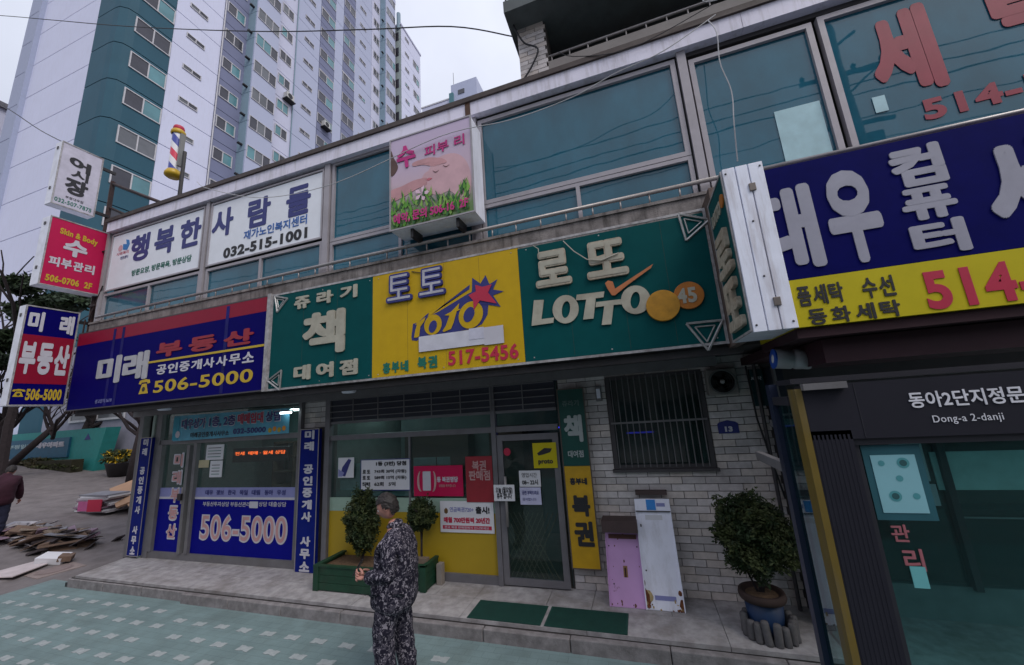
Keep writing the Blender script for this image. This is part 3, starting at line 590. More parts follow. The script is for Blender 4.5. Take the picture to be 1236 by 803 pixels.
# soffit lamps
for i, (x, y, lb) in enumerate(((-8.7, 4.95, 'round ceiling lamp under the soffit before the estate agent'), (-4.35, 4.95, 'round ceiling lamp under the soffit before the lottery shop'))):
    t = thing('ceiling_lamp', lb, 'lamp', (x, y, 2.93)); MB().lathe((x, y, 2.93), [(0, 0), (.09, .004), (.11, .03), (.11, .07)], 18).build('shade', white_p, t, True)
t = thing('tube_lamp', 'lit white tube lamp under the soffit at the right of the blue banner', 'lamp', (-5.95, 5.25, 2.66))
B(-6.08, -5.86, 5.22, 5.27, 2.70, 2.735).build('tube', mat('lamp_white', (.8, .95, 1), .5, emit=6), t); B(-6.1, -5.84, 5.2, 5.29, 2.737, 2.76).build('fitting', graypaint, t)

# --- lottery shop
ls = thing('lottery_shop_front', 'dark glazed shop front with yellow lower panels and posters', 'shop front', (-3.6, 5.45, .15))
fr = MB(); fr.box(-5.20, -5.10, 5.36, 5.46, .15, 2.98); fr.box(-5.10, -1.12, 5.38, 5.46, 2.19, 2.27); fr.box(-5.10, -2.12, 5.38, 5.46, .15, .26); fr.box(-2.12, -2.05, 5.36, 5.46, .15, 2.9); fr.box(-5.10, -1.12, 5.38, 5.46, 2.46, 2.50)
fr.box(-3.56, -3.53, 5.40, 5.46, .26, 2.19)
fr.build('frame', shop_alu, ls)
B(-5.10, -2.12, 5.43, 5.436, .26, 2.19).build('pane', shopglass, ls); B(-5.10, -1.12, 5.43, 5.436, 2.27, 2.46).build('pane', shopglass, ls)
B(-5.10, -2.12, 5.415, 5.422, .26, 1.06).build('yellow_panel', mat('mustard', (.38, .26, .015), .5, var=.06, scale=2), ls)
B(-5.10, -2.12, 5.415, 5.422, 1.062, 1.27).build('mint_panel', mat('mint_strip', (.27, .38, .31), .6), ls)
pp = mat('pale_green_sheet', (.17, .27, .26), .7, var=.1)
for x0, x1, z0, z1 in ((-4.92, -4.47, 1.38, 1.80), (-3.50, -3.10, 1.30, 1.86), (-3.08, -2.85, 1.30, 1.86), (-4.7, -3.55, 1.29, 1.38)): B(x0, x1, 5.445, 5.452, z0, z1).build('backing_sheet', pp, ls)
# shutter box grille
gr = MB()
for z in (2.56, 2.66, 2.76, 2.86): gr.box(-5.08, -1.12, 5.34, 5.35, z, z+.014)
for x in (-4.6, -4.1, -3.6, -3.1, -2.6, -2.1, -1.6): gr.box(x, x+.014, 5.332, 5.342, 2.50, 2.9)
gr.build('grille', graypaint, ls); B(-5.10, -1.12, 5.40, 5.44, 2.502, 2.9).build('shutter_box', mat('dark_slat', (.03, .032, .05), .6, dirt=.3), ls)
# room behind
rm = MB(); rm.box(-5.2, -1.1, 7.6, 7.7, .15, 3.0); rm.box(-1.12, -1.1, 5.5, 7.6, .15, 3.0); rm.build('room_wall', mat('room_grey', (.10, .13, .13), .8), ls)
B(-5.3, -1.1, 5.5, 7.6, .1, .155).build('room_floor', mat('room_floor', (.12, .1, .09), .5), ls)
st = MB(); st.box(-4.9, -3.0, 6.3, 6.8, .2, 1.15); st.box(-2.9, -2.2, 7.2, 7.6, .2, 2.2); st.box(-4.9, -3.4, 7.3, 7.6, 1.4, 2.1); st.build('counter', mat('counter', (.05, .035, .03), .5), ls)
B(-4.6, -3.4, 6.0, 6.1, 2.86, 2.90).build('ceiling_tube', MATS['tube_light'], ls)
B(-1.95, -1.25, 6.3, 6.33, 2.16, 2.18).build('blue_light', mat('blue_led', (.05, .05, 1), .5, emit=2), ls)
# door
dr = thing('glass_door', 'half open looking dark glass door with steel frame between posters and vertical sign', 'door', (-1.6, 5.4, .2))
dr['label'] = 'dark glass shop door with steel frame and long handle'
ring(FRONT(5.42), -2.045, -1.125, .17, 2.15, .085, .045, 0).build('frame', shop_alu, dr); B(-1.96, -1.21, 5.40, 5.406, .255, 2.065).build('pane', shopglass, dr)
MB().tube([(-1.93, 5.33, .92), (-1.93, 5.33, 1.58)], .02, 8).build('handle', steel, dr, True)
lt = MB()
for k in range(7):
    lt.obox((-1.90+.07*k, 5.44, .62), (.012, .008, 1.05), 0, 0, .5); lt.obox((-1.90+.07*k, 5.447, .62), (.012, .008, 1.05), 0, 0, -.5)
lt.build('lattice', mat('lattice_wood', (.14, .10, .06), .7), dr)
B(-2.0, -1.45, 5.49, 5.50, .2, 1.55).build('inner_board', mat('brown_inner', (.07, .05, .03), .8), dr)
MB().disc((-1.90, 5.395, 1.91), .055, 1, 20).build('round_sticker', inkred, dr)
# posters: (label, x0,x1,z0,z1, y, base material)
def poster(label, x0, x1, z0, z1, m_, y=5.405, cat='poster', name='poster', t_=.006):
    t = thing(name, label, cat, ((x0+x1)/2, y, z0)); B(x0, x1, y-t_, y, z0, z1).build('sheet', m_, t, bevel=0); return t, FRONT(y-t_)
t, q = poster('small white poster with a blue player at the left end of the lottery window', -4.93, -4.61, 1.58, 1.90, paper)
polyplate(q, [(-4.88, 1.62), (-4.78, 1.60), (-4.70, 1.78), (-4.66, 1.86), (-4.72, 1.88), (-4.84, 1.75)], .002, .001).build('blue_figure', inkblue, t); polyplate(q, [(-4.92, 1.72), (-4.80, 1.66), (-4.84, 1.60), (-4.92, 1.60)], .002, .003).build('sky_print', lav_film, t)
t, q = poster('white results sheet with handwritten black rows in a blue edge', -4.47, -3.53, 1.38, 1.86, paper)
ring(q, -4.47, -3.53, 1.38, 1.86, .012, .002, .001).build('blue_edge', inkblue, t)
text(t, '1등 (3번) 당첨', q, -4.17, 1.745, -3.60, 1.825, inkdark, .05, .002)
for k, (a, b) in enumerate((('로 또', '743회 30억 (자동)'), ('로 또', '589회 15억 (자동)'), ('연금복권', '62회   5억'))):
    text(t, a, q, -4.43, 1.64-k*.095, -4.28, 1.70-k*.095, inkdark, .04, .002); text(t, b, q, -4.20, 1.635-k*.095, -3.60 if k < 2 else -3.8, 1.70-k*.095, inkdark, .03, .002)
t, q = poster('crimson poster with a big white number one wreath', -3.46, -2.62, 1.30, 1.74, crimson, 5.395)
text(t, '1', q, -3.30, 1.38, -3.16, 1.66, inkwhite, .08, .003)
for sg in (-1, 1):
    pts = [(-3.23+sg*(.10+.05*math.sin(a)), 5.386, 1.52-.15*math.cos(a)) for a in [i*.4 for i in range(8)]]; MB().tube(pts, [.006+.012*math.sin(math.pi*i/7) for i in range(8)], 5).build('wreath', mat('pale_wreath', (.5, .33, .33), .6), t)
text(t, '1등 복권명당', q, -3.08, 1.50, -2.70, 1.58, inkwhite, .04, .002); text(t, '당첨을 축하합니다', q, -3.02, 1.43, -2.74, 1.47, pinkl, .01, .002)
t, q = poster('tall dull red poster hanging between the crimson poster and the door', -2.57, -2.14, 1.22, 1.86, mat('dull_red', (.26, .02, .03), .5), 5.395)
text(t, '복권\n판매점', q, -2.52, 1.52, -2.18, 1.80, mat('faded_pink', (.42, .25, .25), .6), .03, .002)
t, q = poster('white lottery notice with red band over the yellow panel', -3.02, -2.16, .80, 1.23, paper, 5.405)
text(t, '연금복권720+', q, -2.86, 1.08, -2.47, 1.15, lav_film, .02, .002); text(t, '출시!', q, -2.44, 1.06, -2.22, 1.16, inkdark, .06, .002)
text(t, '매월 700만원씩 20년간', q, -2.96, .93, -2.22, 1.01, inkred, .05, .002); B(-2.98, -2.20, 5.397, 5.399, .845, .895).build('red_band', inkred, t); text(t, '전국 복권 판매점에서 만나보세요', q, -2.95, .852, -2.24, .888, inkwhite, .01, .002)
MB().lathe((-2.92, 5.397, 1.09), [(0, -.04), (.03, -.02), (.03, .02), (0, .05)], 8, 1, .1).build('bag_print', mat('brown_print', (.15, .08, .03), .6), t)
t, q = poster('yellow square sticker at the top right of the glass door', -1.50, -1.16, 1.68, 2.02, yellow_bright, 5.365, 'sticker', 'door_sticker')
text(t, 'proto', q, -1.43, 1.72, -1.22, 1.80, inkdark, .05, .002); polyplate(q, [(-1.44, 1.88), (-1.33, 1.95), (-1.22, 1.94), (-1.25, 1.89), (-1.36, 1.86), (-1.42, 1.85)], .002, .001).build('emblem', inkdark, t)
t, q = poster('white opening hours sheet in the middle of the glass door', -1.73, -1.42, 1.435, 1.65, paper, 5.372, 'notice', 'door_notice')
text(t, '영업시간', q, -1.69, 1.56, -1.47, 1.62, inkdark, 0, .002); text(t, '08~ 22시', q, -1.69, 1.46, -1.46, 1.53, inkdark, .03, .002)
t, q = poster('lavender sheet taped below the opening hours sheet', -1.735, -1.43, 1.20, 1.425, mat('lavender_paper', (.5, .5, .68), .7), 5.372, 'notice', 'door_notice')
text(t, '금연 부탁드려요', q, -1.70, 1.33, -1.46, 1.385, inkblue, .02, .002); text(t, '감사합니다', q, -1.70, 1.25, -1.50, 1.29, inkblue, 0, .002)
t, q = poster('white sheet stuck across the door handle', -2.10, -1.79, 1.26, 1.475, paper, 5.305, 'notice', 'door_notice')
text(t, '오늘 (월요일)\n휴무 합니다', q, -2.07, 1.29, -1.82, 1.445, inkdark, .03, .002)
# vertical sign green over yellow
t = thing('vertical_shop_sign', 'tall narrow sign, green above and yellow below, right of the glass door', 'sign', (-.88, 5.36, .45))
B(-1.06, -.71, 5.30, 5.38, 1.71, 2.73).build('green_board', mat('dull_green', (.004, .06, .05), .5), t); B(-1.06, -.71, 5.30, 5.38, .46, 1.706).build('yellow_board', mat('orange_yellow', (.50, .29, .01), .5, dirt=.15), t)
ring(FRONT(5.30), -1.075, -.695, .445, 2.745, .015, .006, 0).build('frame', mat('rusty_edge', (.1, .08, .07), .7, .2), t)
q = FRONT(5.30); wg = mat('grey_letter', (.34, .38, .38), .6)
text(t, '쥬라기', q, -1.01, 2.50, -.78, 2.58, mat('faint_letter', (.10, .16, .15), .6), .02, .003); text(t, '책', q, -1.01, 2.02, -.76, 2.38, wg, .06, .004); text(t, '대여점', q, -.99, 1.82, -.78, 1.91, wg, .03, .003)
text(t, '흥부네', q, -1.0, 1.47, -.77, 1.56, inkdark, .05, .003); text(t, '복', q, -1.0, 1.08, -.76, 1.34, inkdark, .08, .004); text(t, '권', q, -1.0, .72, -.75, 1.02, inkdark, .08, .004)
# barred window in the brick wall
bw = thing('barred_window', 'dark window behind vertical metal bars in the white brick wall', 'window', (.21, 5.45, 1.66))
ring(FRONT(5.44), -.40, .82, 1.64, 2.86, .05, .02, 0).build('frame', dark_frame, bw); B(-.35, .77, 5.50, 5.506, 1.69, 2.81).build('pane', shopglass, bw)
B(-.4, .82, 5.6, 5.64, 1.64, 2.86).build('backing', dark_in, bw); B(-.43, .85, 5.38, 5.46, 1.60, 1.638).build('sill', dark_frame, bw)
bm_ = MB().tube([(0, 0, 1.66), (0, 0, 2.84)], .007, 5).mesh('bar', graypaint)
for k in range(15): link('bar', bm_, bw, loc=(-.33+k*.077, 5.40, 0))
B(-.38, .80, 5.38, 5.39, 2.22, 2.245).build('cross_bar', graypaint, bw)
B(-.2, .15, 5.52, 5.53, 2.08, 2.10).build('blue_light', mat('dim_blue', (.05, .05, .8), .5, emit=.25), bw)
t = thing('meter_box', 'small pale electrical box beside the barred window', 'box', (-.5, 5.4, 2.54)); B(-.545, -.465, 5.36, 5.44, 2.54, 2.75).build('case', graypaint, t, bevel=.01); B(-.53, -.48, 5.352, 5.36, 2.58, 2.71).build('cover', white_p, t)
# AC outdoor fan
ac = thing('outdoor_fan_unit', 'square outdoor fan unit with round dark grille high on the brick wall', 'air conditioner', (1.02, 5.35, 2.5))
B(.85, 1.20, 5.30, 5.44, 2.51, 2.84).build('case', mat('ac_case', (.22, .20, .19), .5, dirt=.3), ac, bevel=.02)
MB().disc((1.025, 5.294, 2.675), .148, 1, 32).build('fan_opening', mat('deep_black', (.008, .008, .01), .6), ac)
MB().lathe((0, 0, 0), [(.135, 0), (.155, 0), (.155, .02), (.135, .02), (.135, 0)], 28).build('grille_ring', mat('ac_ring', (.1, .1, .1), .5), ac)
o = [c for c in ac.children if c.name.startswith('grille_ring')][0]; o.data.transform(Matrix.Translation((1.025, 5.296, 2.675)) @ Matrix.Rotation(math.pi/2, 4, 'X'))
g = MB()
for k in range(4): g.lathe((0, 0, 0), [(.03+.027*k, .004), (.034+.027*k, .008), (.038+.027*k, .004)], 24)
o = g.build('grille_rings', black, ac); o.data.transform(Matrix.Translation((1.025, 5.296, 2.675)) @ Matrix.Rotation(math.pi/2, 4, 'X')); o.name = 'grille'
for k in range(5):
    a = k*2*math.pi/5; MB().obox((1.025+.07*math.cos(a), 5.300-.004, 2.675+.07*math.sin(a)), (.11, .004, .05), 0, 0, -a).build('blade', dark_frame, ac)
MB().lathe((0, 0, 0), [(0, .02), (.022, .016), (.028, 0)], 14).build('hub', mat('hub_grey', (.3, .28, .28), .5), ac).data.transform(Matrix.Translation((1.025, 5.29, 2.675)) @ Matrix.Rotation(math.pi/2, 4, 'X'))
# number plate
t = thing('number_plate', 'dark blue house number plate under the fan unit', 'plate', (1.02, 5.43, 2.04))
MB().prism([(.91, 2.04), (1.14, 2.04), (1.14, 2.16), (1.11, 2.18), (1.025, 2.2), (.94, 2.18), (.91, 2.16)], 1, 5.425, 5.435).build('plate', inkblue, t); text(t, '13', FRONT(5.425), .985, 2.06, 1.07, 2.125, mat('plate_white', (.5, .5, .55), .5), .06, .002)
# ================================================================== FASCIA SIGNS
FS = FRONT(4.30)
def fascia(label, x0, x1, z0, z1, y0=4.30, y1=4.40): return thing('fascia_sign', label, 'sign', ((x0+x1)/2, y0, z0))
# blue estate agent sign
s1 = fascia('long navy and red sign board with yellow phone number over the estate agent', -10.36, -5.38, 3.05, 4.53)
B(-10.36, -5.38, 4.30, 4.42, 3.05, 4.29).build('navy_panel', navy_sign, s1); B(-10.36, -5.38, 4.30, 4.42, 4.293, 4.53).build('red_panel', red_sign, s1)
ring(FS, -10.38, -5.36, 3.03, 4.55, .02, .012, -.01).build('frame', dark_frame, s1)
for x in (-9.25, -8.99, -6.3): B(x, x+.07, 4.297, 4.30, 3.06, 4.5).build('faded_streak', mat('faded_streak', (.012, .012, .125), .5, var=.5, scale=2, spec=.1), s1)
letters(s1, '미래', FS, -9.57, 3.46, -8.12, 3.97, mat('weathered_white', (.40, .40, .43), .5, dirt=.2), .04, .012, .9)
letters(s1, '부동산', FS, -7.94, 3.80, -5.64, 4.06, mat('faded_red', (.27, .012, .025), .5), .06, .008, .8)
B(-8.16, -5.38, 4.292, 4.30, 3.725, 3.76).build('yellow_line', inkyel, s1)
letters(s1, '공인중개사사무소', FS, -7.88, 3.50, -5.60, 3.67, inkwhite, .03, .004, .86)
text(s1, '506-5000', FS, -7.9, 3.19, -5.60, 3.40, inkyel, .02, .004)
def phone_icon(par, q, u, v, s, m):
    polyplate(q, [(u-.5*s, v+.30*s), (u-.42*s, v+.48*s), (u, v+.56*s), (u+.42*s, v+.48*s), (u+.5*s, v+.30*s), (u+.3*s, v+.26*s), (u+.24*s, v+.36*s), (u-.24*s, v+.36*s), (u-.3*s, v+.26*s)], .004, .002).build('phone_emblem', m, par)
    polyplate(q, [(u-.18*s, v+.28*s), (u+.18*s, v+.28*s), (u+.40*s, v-.30*s), (u-.40*s, v-.30*s)], .004, .002).build('phone_emblem', m, par)
    O, U, V, Nn = q; mb = MB(); c = O+U*u+V*(v-.04*s)+Nn*.009; mb.face([c+U*(.14*s*math.cos(a))+V*(.14*s*math.sin(a)) for a in [k*math.pi/5 for k in range(10)]]); mb.build('dial', inkdark, par)
phone_icon(s1, FS, -8.16, 3.29, .30, inkyel)
text(s1, '광고문의 5678', FS, -9.5, 3.12, -9.02, 3.19, lav_film, 0, .002)
# lottery sign with three panels
s2 = fascia('long green and yellow lottery sign board above the glass door', -5.30, .95, 3.03, 4.52)
B(-5.27, -3.40, 4.30, 4.42, 3.05, 4.52).build('green_panel', green_sign, s2); B(-3.397, -1.213, 4.30, 4.42, 3.05, 4.52).build('yellow_panel', yellow_sign, s2); B(-1.21, .93, 4.30, 4.42, 3.05, 4.49).build('green_panel', green_sign, s2)
rust_al = mat('rust_stained_aluminium', (.36, .35, .36), .5, .2, var=.3, scale=14, dirt=.8, dirtcol=(.08, .05, .04))
ring(FS, -5.30, .96, 3.02, 4.54, .028, .014, -.01).build('frame', rust_al, s2)
B(-5.37, -5.30, 4.27, 4.42, 3.02, 4.56).build('end_strip', rust_al, s2)
cr_ = inkcream
seam_m = mat('panel_seam', (.05, .045, .03), .8)
for k, x in enumerate((-4.65, -4.02, -2.83, -2.26, -1.75, -.62, .0, .48)): B(x, x+.0022, 4.2992, 4.30, 3.07, 4.49).build('seam', seam_m, s2)
for x in (-5.2, -4.3, -3.45, -3.3, -2.3, -1.3, -1.1, -.2, .86):
    for z in (3.09, 4.46): MB().lathe((0, 0, 0), [(.009, 0), (.007, .003), (0, .004)], 8).build('screw', rust_al, s2).data.transform(Matrix.Translation((x, 4.30, z)) @ Matrix.Rotation(math.pi/2, 4, 'X'))
letters(s2, '쥬라기', FS, -4.83, 4.22, -3.66, 4.42, cr_, .05, .015, .70, slope=.03)
text(s2, '책', FS, -4.63, 3.47, -3.86, 4.12, cr_, .045, .02, name='letter')
letters(s2, '대여점', FS, -4.77, 3.13, -3.63, 3.35, cr_, .06, .015, .74)
def tri(cx, cz, r, ang, par):
    P = lambda k, rr: (cx+rr*math.cos(ang+k*2.094), 4.292, cz+rr*math.sin(ang+k*2.094))
    m_ = mat('tarnished_silver', (.36, .36, .36), .4, .4, var=.3, scale=20, dirt=.4)
    for rr, t_ in ((r, .014), (r*.55, .008)): 
        for k in range(3): MB().tube([P(k, rr), P(k+1, rr)], t_, 5).build('triangle_emblem', m_, par)
tri(-5.13, 4.39, .16, .25, s2); tri(-5.11, 3.17, .17, 1.0, s2); tri(.80, 4.37, .19, 2.2, s2); tri(.76, 3.17, .20, .5, s2)
# yellow panel: raised tubular letters with pale edges
for ch, a, b in (('토', -3.15, -2.74), ('토', -2.64, -2.23)):
    text(s2, ch, FS, a, 4.06, b, 4.47, inkblue, .06, .03, name='letter'); text(s2, ch, FS, a+.025, 4.09, b-.025, 4.445, mat('tube_pale', (.42, .42, .48), .5, dirt=.4), -.005, .004, name='letter', lift=.033)
MB().tube([(-2.75, 4.292, 4.47), (-2.6, 4.29, 4.42), (-2.55, 4.292, 4.30)], .006, 4).build('letter_cable', black, s2)
nb_ = inkblue
emy = mat('emblem_yellow', (.50, .32, .01), .5, spec=.2)
for key, m_, lf in (('band', nb_, .001), ('st', nb_, .001), ('bs', nb_, .0035), ('t1', emy, .007), ('o1', emy, .007), ('t2', emy, .0075), ('o2', emy, .008), ('i1', nb_, .0105), ('i2', nb_, .0105), ('rs', inkred, .013)):
    polyplate(FS, EMB[key], .002, lf).build('toto_emblem', m_, s2)
B(-2.65, -1.72, 4.284, 4.288, 3.325, 3.53).build('cover_sticker', mat('white_sticker', (.55, .55, .62), .5, dirt=.15, dirtcol=(.35, .35, .5)), s2); B(-1.72, -1.46, 4.284, 4.288, 3.31, 3.535).build('cover_sticker', inkwhite, s2)
B(-1.92, -1.72, 4.281, 4.284, 3.40, 3.545).build('cover_sticker', mat('white_sticker2', (.5, .5, .6), .5), s2)
letters(s2, '흥부네', FS, -3.22, 3.09, -2.82, 3.24, inkgreen, .05, .005, .84); letters(s2, '복권', FS, -2.68, 3.10, -2.39, 3.26, inkgreen, .05, .005, .86)
text(s2, '517-5456', FS, -2.23, 3.10, -1.29, 3.29, inkred, .03, .006)
# right green panel
edge_r = mat('rusty_cream', (.38, .34, .27), .6, var=.3, scale=18, dirt=.6, dirtcol=(.2, .1, .05))
for ch, a, b in (('로', -1.00, -.56), ('또', -.38, .09)):
    text(s2, ch, FS, a, 3.92, b, 4.38, edge_r, .055, .03, name='letter'); text(s2, ch, FS, a+.02, 3.945, b-.02, 4.36, inkcream, .02, .004, name='letter', lift=.033)
MB().tube([(-.62, 4.28, 4.47), (-.5, 4.25, 4.3), (-.36, 4.25, 4.17), (-.2, 4.25, 4.13), (0, 4.25, 4.18)], .007, 4).build('letter_cable', mat('pale_cable', (.4, .38, .33), .6), s2)
MB().tube([(-1.0, 4.28, 4.49), (-.93, 4.25, 4.42), (-.93, 4.25, 4.35)], .006, 4).build('letter_cable', inkcream, s2)
def holed(outer, inner, t_, lf, m_):
    """flat ring letter with real thickness"""
    O, U, V, Nn = FS; n = len(outer); mb = MB(); P = lambda q, h: tuple(O+U*q[0]+V*q[1]+Nn*h)
    mb.v = [P(q, lf+t_) for q in outer]+[P(q, lf+t_) for q in inner]+[P(q, lf) for q in outer]+[P(q, lf) for q in inner]
    for k in range(n):
        j = (k+1) % n; mb.f += [(k, j, n+j, n+k), (k, 2*n+k, 2*n+j, j), (n+k, n+j, 3*n+j, 3*n+k)]
    mb.mi = [0]*len(mb.f); mb.build('letter', m_, s2)
for key in ('L', 'T1', 'T2'): polyplate(FS, EMB[key], .018, .002).build('letter', inkcream, s2)
holed(EMB['O'], EMB['Oi'], .018, .002, inkcream); holed(EMB['O2'], EMB['O2i'], .018, .0035, inkcream)
polyplate(FS, EMB['ck'], .012, .022).build('check_mark', mat('check_orange', (.42, .14, .05), .5), s2)
ball = lambda x, z, r, m_, y: MB().lathe((0, 0, 0), [(r, -.03), (r, .0), (r*.98, .004), (0, .005)], 32).build('ball_emblem', m_, s2).data.transform(Matrix.Translation((x, y, z)) @ Matrix.Rotation(math.pi/2, 4, 'X'))
ball(.655, 3.575, .150, mat('ball_orange', (.42, .14, .015), .5, var=.15), 4.275); ball(.385, 3.50, .172, mat('ball_amber', (.46, .22, .015), .5, var=.3), 4.262)
text(s2, '45', FS, .535, 3.49, .73, 3.66, inkcream, .04, .003, lift=.032)
# brown steel plate between sign and projecting box
B(.965, 1.04, 4.03, 4.42, 2.98, 4.62).build('end_bracket', mat('brown_steel', (.09, .06, .05), .7, dirt=.6, dirtcol=(.2, .18, .17)), s2)

# projecting lottery box
pb = thing('projecting_sign', 'white riveted sign box with green lottery side projecting right of the lottery sign', 'sign', (1.08, 3.7, 2.98))
B(.935, 1.245, 3.40, 4.02, 2.985, 4.41).build('box', white_p, pb); q = WESTF(.935)
plate(q, -4.01, -3.41, 3.0, 4.395, .006, .0).build('green_panel', green_sign, pb); ring(q, -4.02, -3.39, 2.985, 4.41, .02, .012, .0).build('frame', rust_al, pb)
text(pb, '로', q, -3.92, 3.56, -3.47, 3.96, edge_r, .07, .035, name='letter', lift=.006); text(pb, '또', q, -3.92, 3.06, -3.47, 3.50, edge_r, .07, .035, name='letter', lift=.006); text(pb, 'LOTTO', q, -3.95, 4.12, -3.58, 4.24, inkcream, .06, .01, shear=.15, lift=.006)
MB().lathe((0, 0, 0), [(.06, 0), (.06, .012), (0, .014)], 16).build('ball_emblem', mat('ball_orange', (.6, .2, .02)), pb).data.transform(Matrix.Translation((.929, 3.50, 4.19)) @ Matrix.Rotation(-math.pi/2, 4, 'Y'))
for a, b in ((.938, 1.033), (1.041, 1.130), (1.138, 1.243)): B(a, b, 3.378, 3.399, 2.975, 4.42).build('end_strip', mat('chipped_white', (.78, .81, .93), .5, var=.06, dirt=.5, dirtcol=(.25, .17, .13), streak=True), pb, bevel=.004)
for z in (4.20, 3.20): B(1.11, 1.16, 3.365, 3.378, z-.035, z+.035).build('hinge', mat('hinge', (.16, .14, .13), .5, .5), pb, bevel=.004)
for x, z in ((.96, 4.37), (1.22, 4.38), (.965, 3.03), (1.215, 3.03), (1.09, 3.9), (1.085, 3.42)): MB().lathe((0, 0, 0), [(.009, 0), (.006, .006), (0, .007)], 8).build('rivet', dark_frame, pb).data.transform(Matrix.Translation((x, 3.377, z)) @ Matrix.Rotation(math.pi/2, 4, 'X'))

# laundry sign
LZ = thing('fascia_sign', 'big navy sign with white lettering over a yellow strip with red numbers', 'sign', (3, 3.4, 2.96)); q = FRONT(3.42)
B(1.247, 5.6, 3.42, 4.36, 2.98, 3.362).build('yellow_panel', yellow_bright, LZ); B(1.247, 5.6, 3.42, 4.36, 3.365, 4.35).build('navy_panel', mat('navy_sign2', (.003, .004, .085), .6, spec=.04), LZ)
gl_ = mat('greyish_letter', (.30, .30, .37), .5, var=.08)
text(LZ, '대', q, 1.08, 3.44, 1.535, 4.16, gl_, .045, .006, name='letter')
text(LZ, '우', q, 1.60, 3.42, 1.94, 4.20, gl_, .055, .006, name='letter')
for ch, z0, z1 in (('컴', 3.95, 4.28), ('퓨', 3.675, 3.935), ('터', 3.40, 3.66)): text(LZ, ch, q, 2.07, z0, 2.39, z1, gl_, .07, .006, name='letter')
text(LZ, '세', q, 2.55, 3.44, 3.06, 4.20, gl_, .06, .006, name='letter'); text(LZ, '탁', q, 3.16, 3.44, 3.67, 4.20, gl_, .06, .006, name='letter')
letters(LZ, '품세탁 수선', q, 1.29, 3.14, 1.90, 3.30, inkdark, .03, .003, .86); letters(LZ, '동화세탁', q, 1.33, 2.985, 1.90, 3.11, inkdark, .03, .003, .8)
text(LZ, '514-5', q, 2.06, 3.0, 2.82, 3.285, inkred, .035, .004)
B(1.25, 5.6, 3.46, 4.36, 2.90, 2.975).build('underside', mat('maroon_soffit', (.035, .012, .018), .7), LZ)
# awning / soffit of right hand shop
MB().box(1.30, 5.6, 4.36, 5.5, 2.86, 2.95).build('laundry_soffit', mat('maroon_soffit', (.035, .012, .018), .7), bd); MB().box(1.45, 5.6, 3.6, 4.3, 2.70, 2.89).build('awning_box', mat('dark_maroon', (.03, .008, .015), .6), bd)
# round sign / lamp cylinder
rs = thing('round_wall_lamp', 'short grey cylinder with a blue ringed end hanging under the laundry sign', 'sign', (1.35, 4.0, 2.8))
tr_ = lambda o: o.data.transform(Matrix.Translation((1.22, 4.0, 2.80)) @ Matrix.Rotation(math.pi/2+.12, 4, 'Y'))
tr_(MB().lathe((0, 0, 0), [(.085, 0), (.088, .02), (.088, .13), (.08, .135), (.08, .15), (.088, .16), (.088, .27), (0, .27)], 20).build('body', mat('lamp_grey', (.35, .35, .37), .4), rs, True)); tr_(MB().lathe((0, 0, 0), [(.086, .012), (.09, -.004), (.04, -.006)], 20).build('blue_ring', mat('ring_blue', (.02, .08, .4), .4), rs)); tr_(MB().lathe((0, 0, 0), [(.04, -.004), (0, -.004)], 16).build('face', paper, rs))
B(1.48, 1.52, 3.98, 4.02, 2.7, 2.9).build('bracket', black, rs)

# window sheets of the welfare centre (two big white banners on the windows)
for i, (x0, x1, lb) in enumerate(((-10.24, -7.46, 'white window banner at the left with blue lettering and small green line'), (-7.25, -4.60, 'white window banner with blue lettering and black phone number'))):
    t = thing('window_banner', lb, 'banner', ((x0+x1)/2, 4.52, 5.47)); q = FRONT(4.53)
    B(x0, x1, 4.53, 4.56, 5.48, 6.70).build('sheet', mat('banner_white', (.74, .77, .84), .5, var=.03, dirt=.12, dirtcol=(.45, .45, .45)), t); ring(q, x0-.02, x1+.02, 5.455, 6.74, .03, .02, .0).build('frame', alu, t)
    if i == 0:
        letters(t, '행복한', q, -9.60, 5.97, -7.52, 6.56, inkblue, .036, .003, .78)
        text(t, '방문요양, 방문목욕, 방문상담', q, -9.45, 5.66, -7.70, 5.80, inkgreen, .02, .003)
        polyplate(q, [(-9.86, 6.33), (-9.72, 6.30), (-9.66, 6.42), (-9.70, 6.52), (-9.80, 6.55), (-9.76, 6.44), (-9.88, 6.46)], .003, .001).build('logo', mat('logo_blue', (.02, .2, .5), .5), t)
        text(t, '사회복지', q, -10.05, 6.22, -9.66, 6.29, inkred, 0, .002); text(t, '방문센터', q, -9.9, 6.11, -9.66, 6.18, inkblue, 0, .002)
        MB().disc((-9.95, 4.525, 6.38), .07, 1, 14).build('logo', mat('logo_pink', (.6, .35, .4), .5), t)
    else:
        letters(t, '사람들', q, -7.22, 6.0, -4.86, 6.57, inkblue, .036, .003, .60)
        text(t, '재가노인복지센터', q, -6.37, 5.80, -4.92, 5.98, mat('ink_mid_blue', (.03, .12, .4), .5), .02, .003); text(t, '032-515-1001', q, -6.85, 5.54, -4.90, 5.74, inkdark, .045, .003)
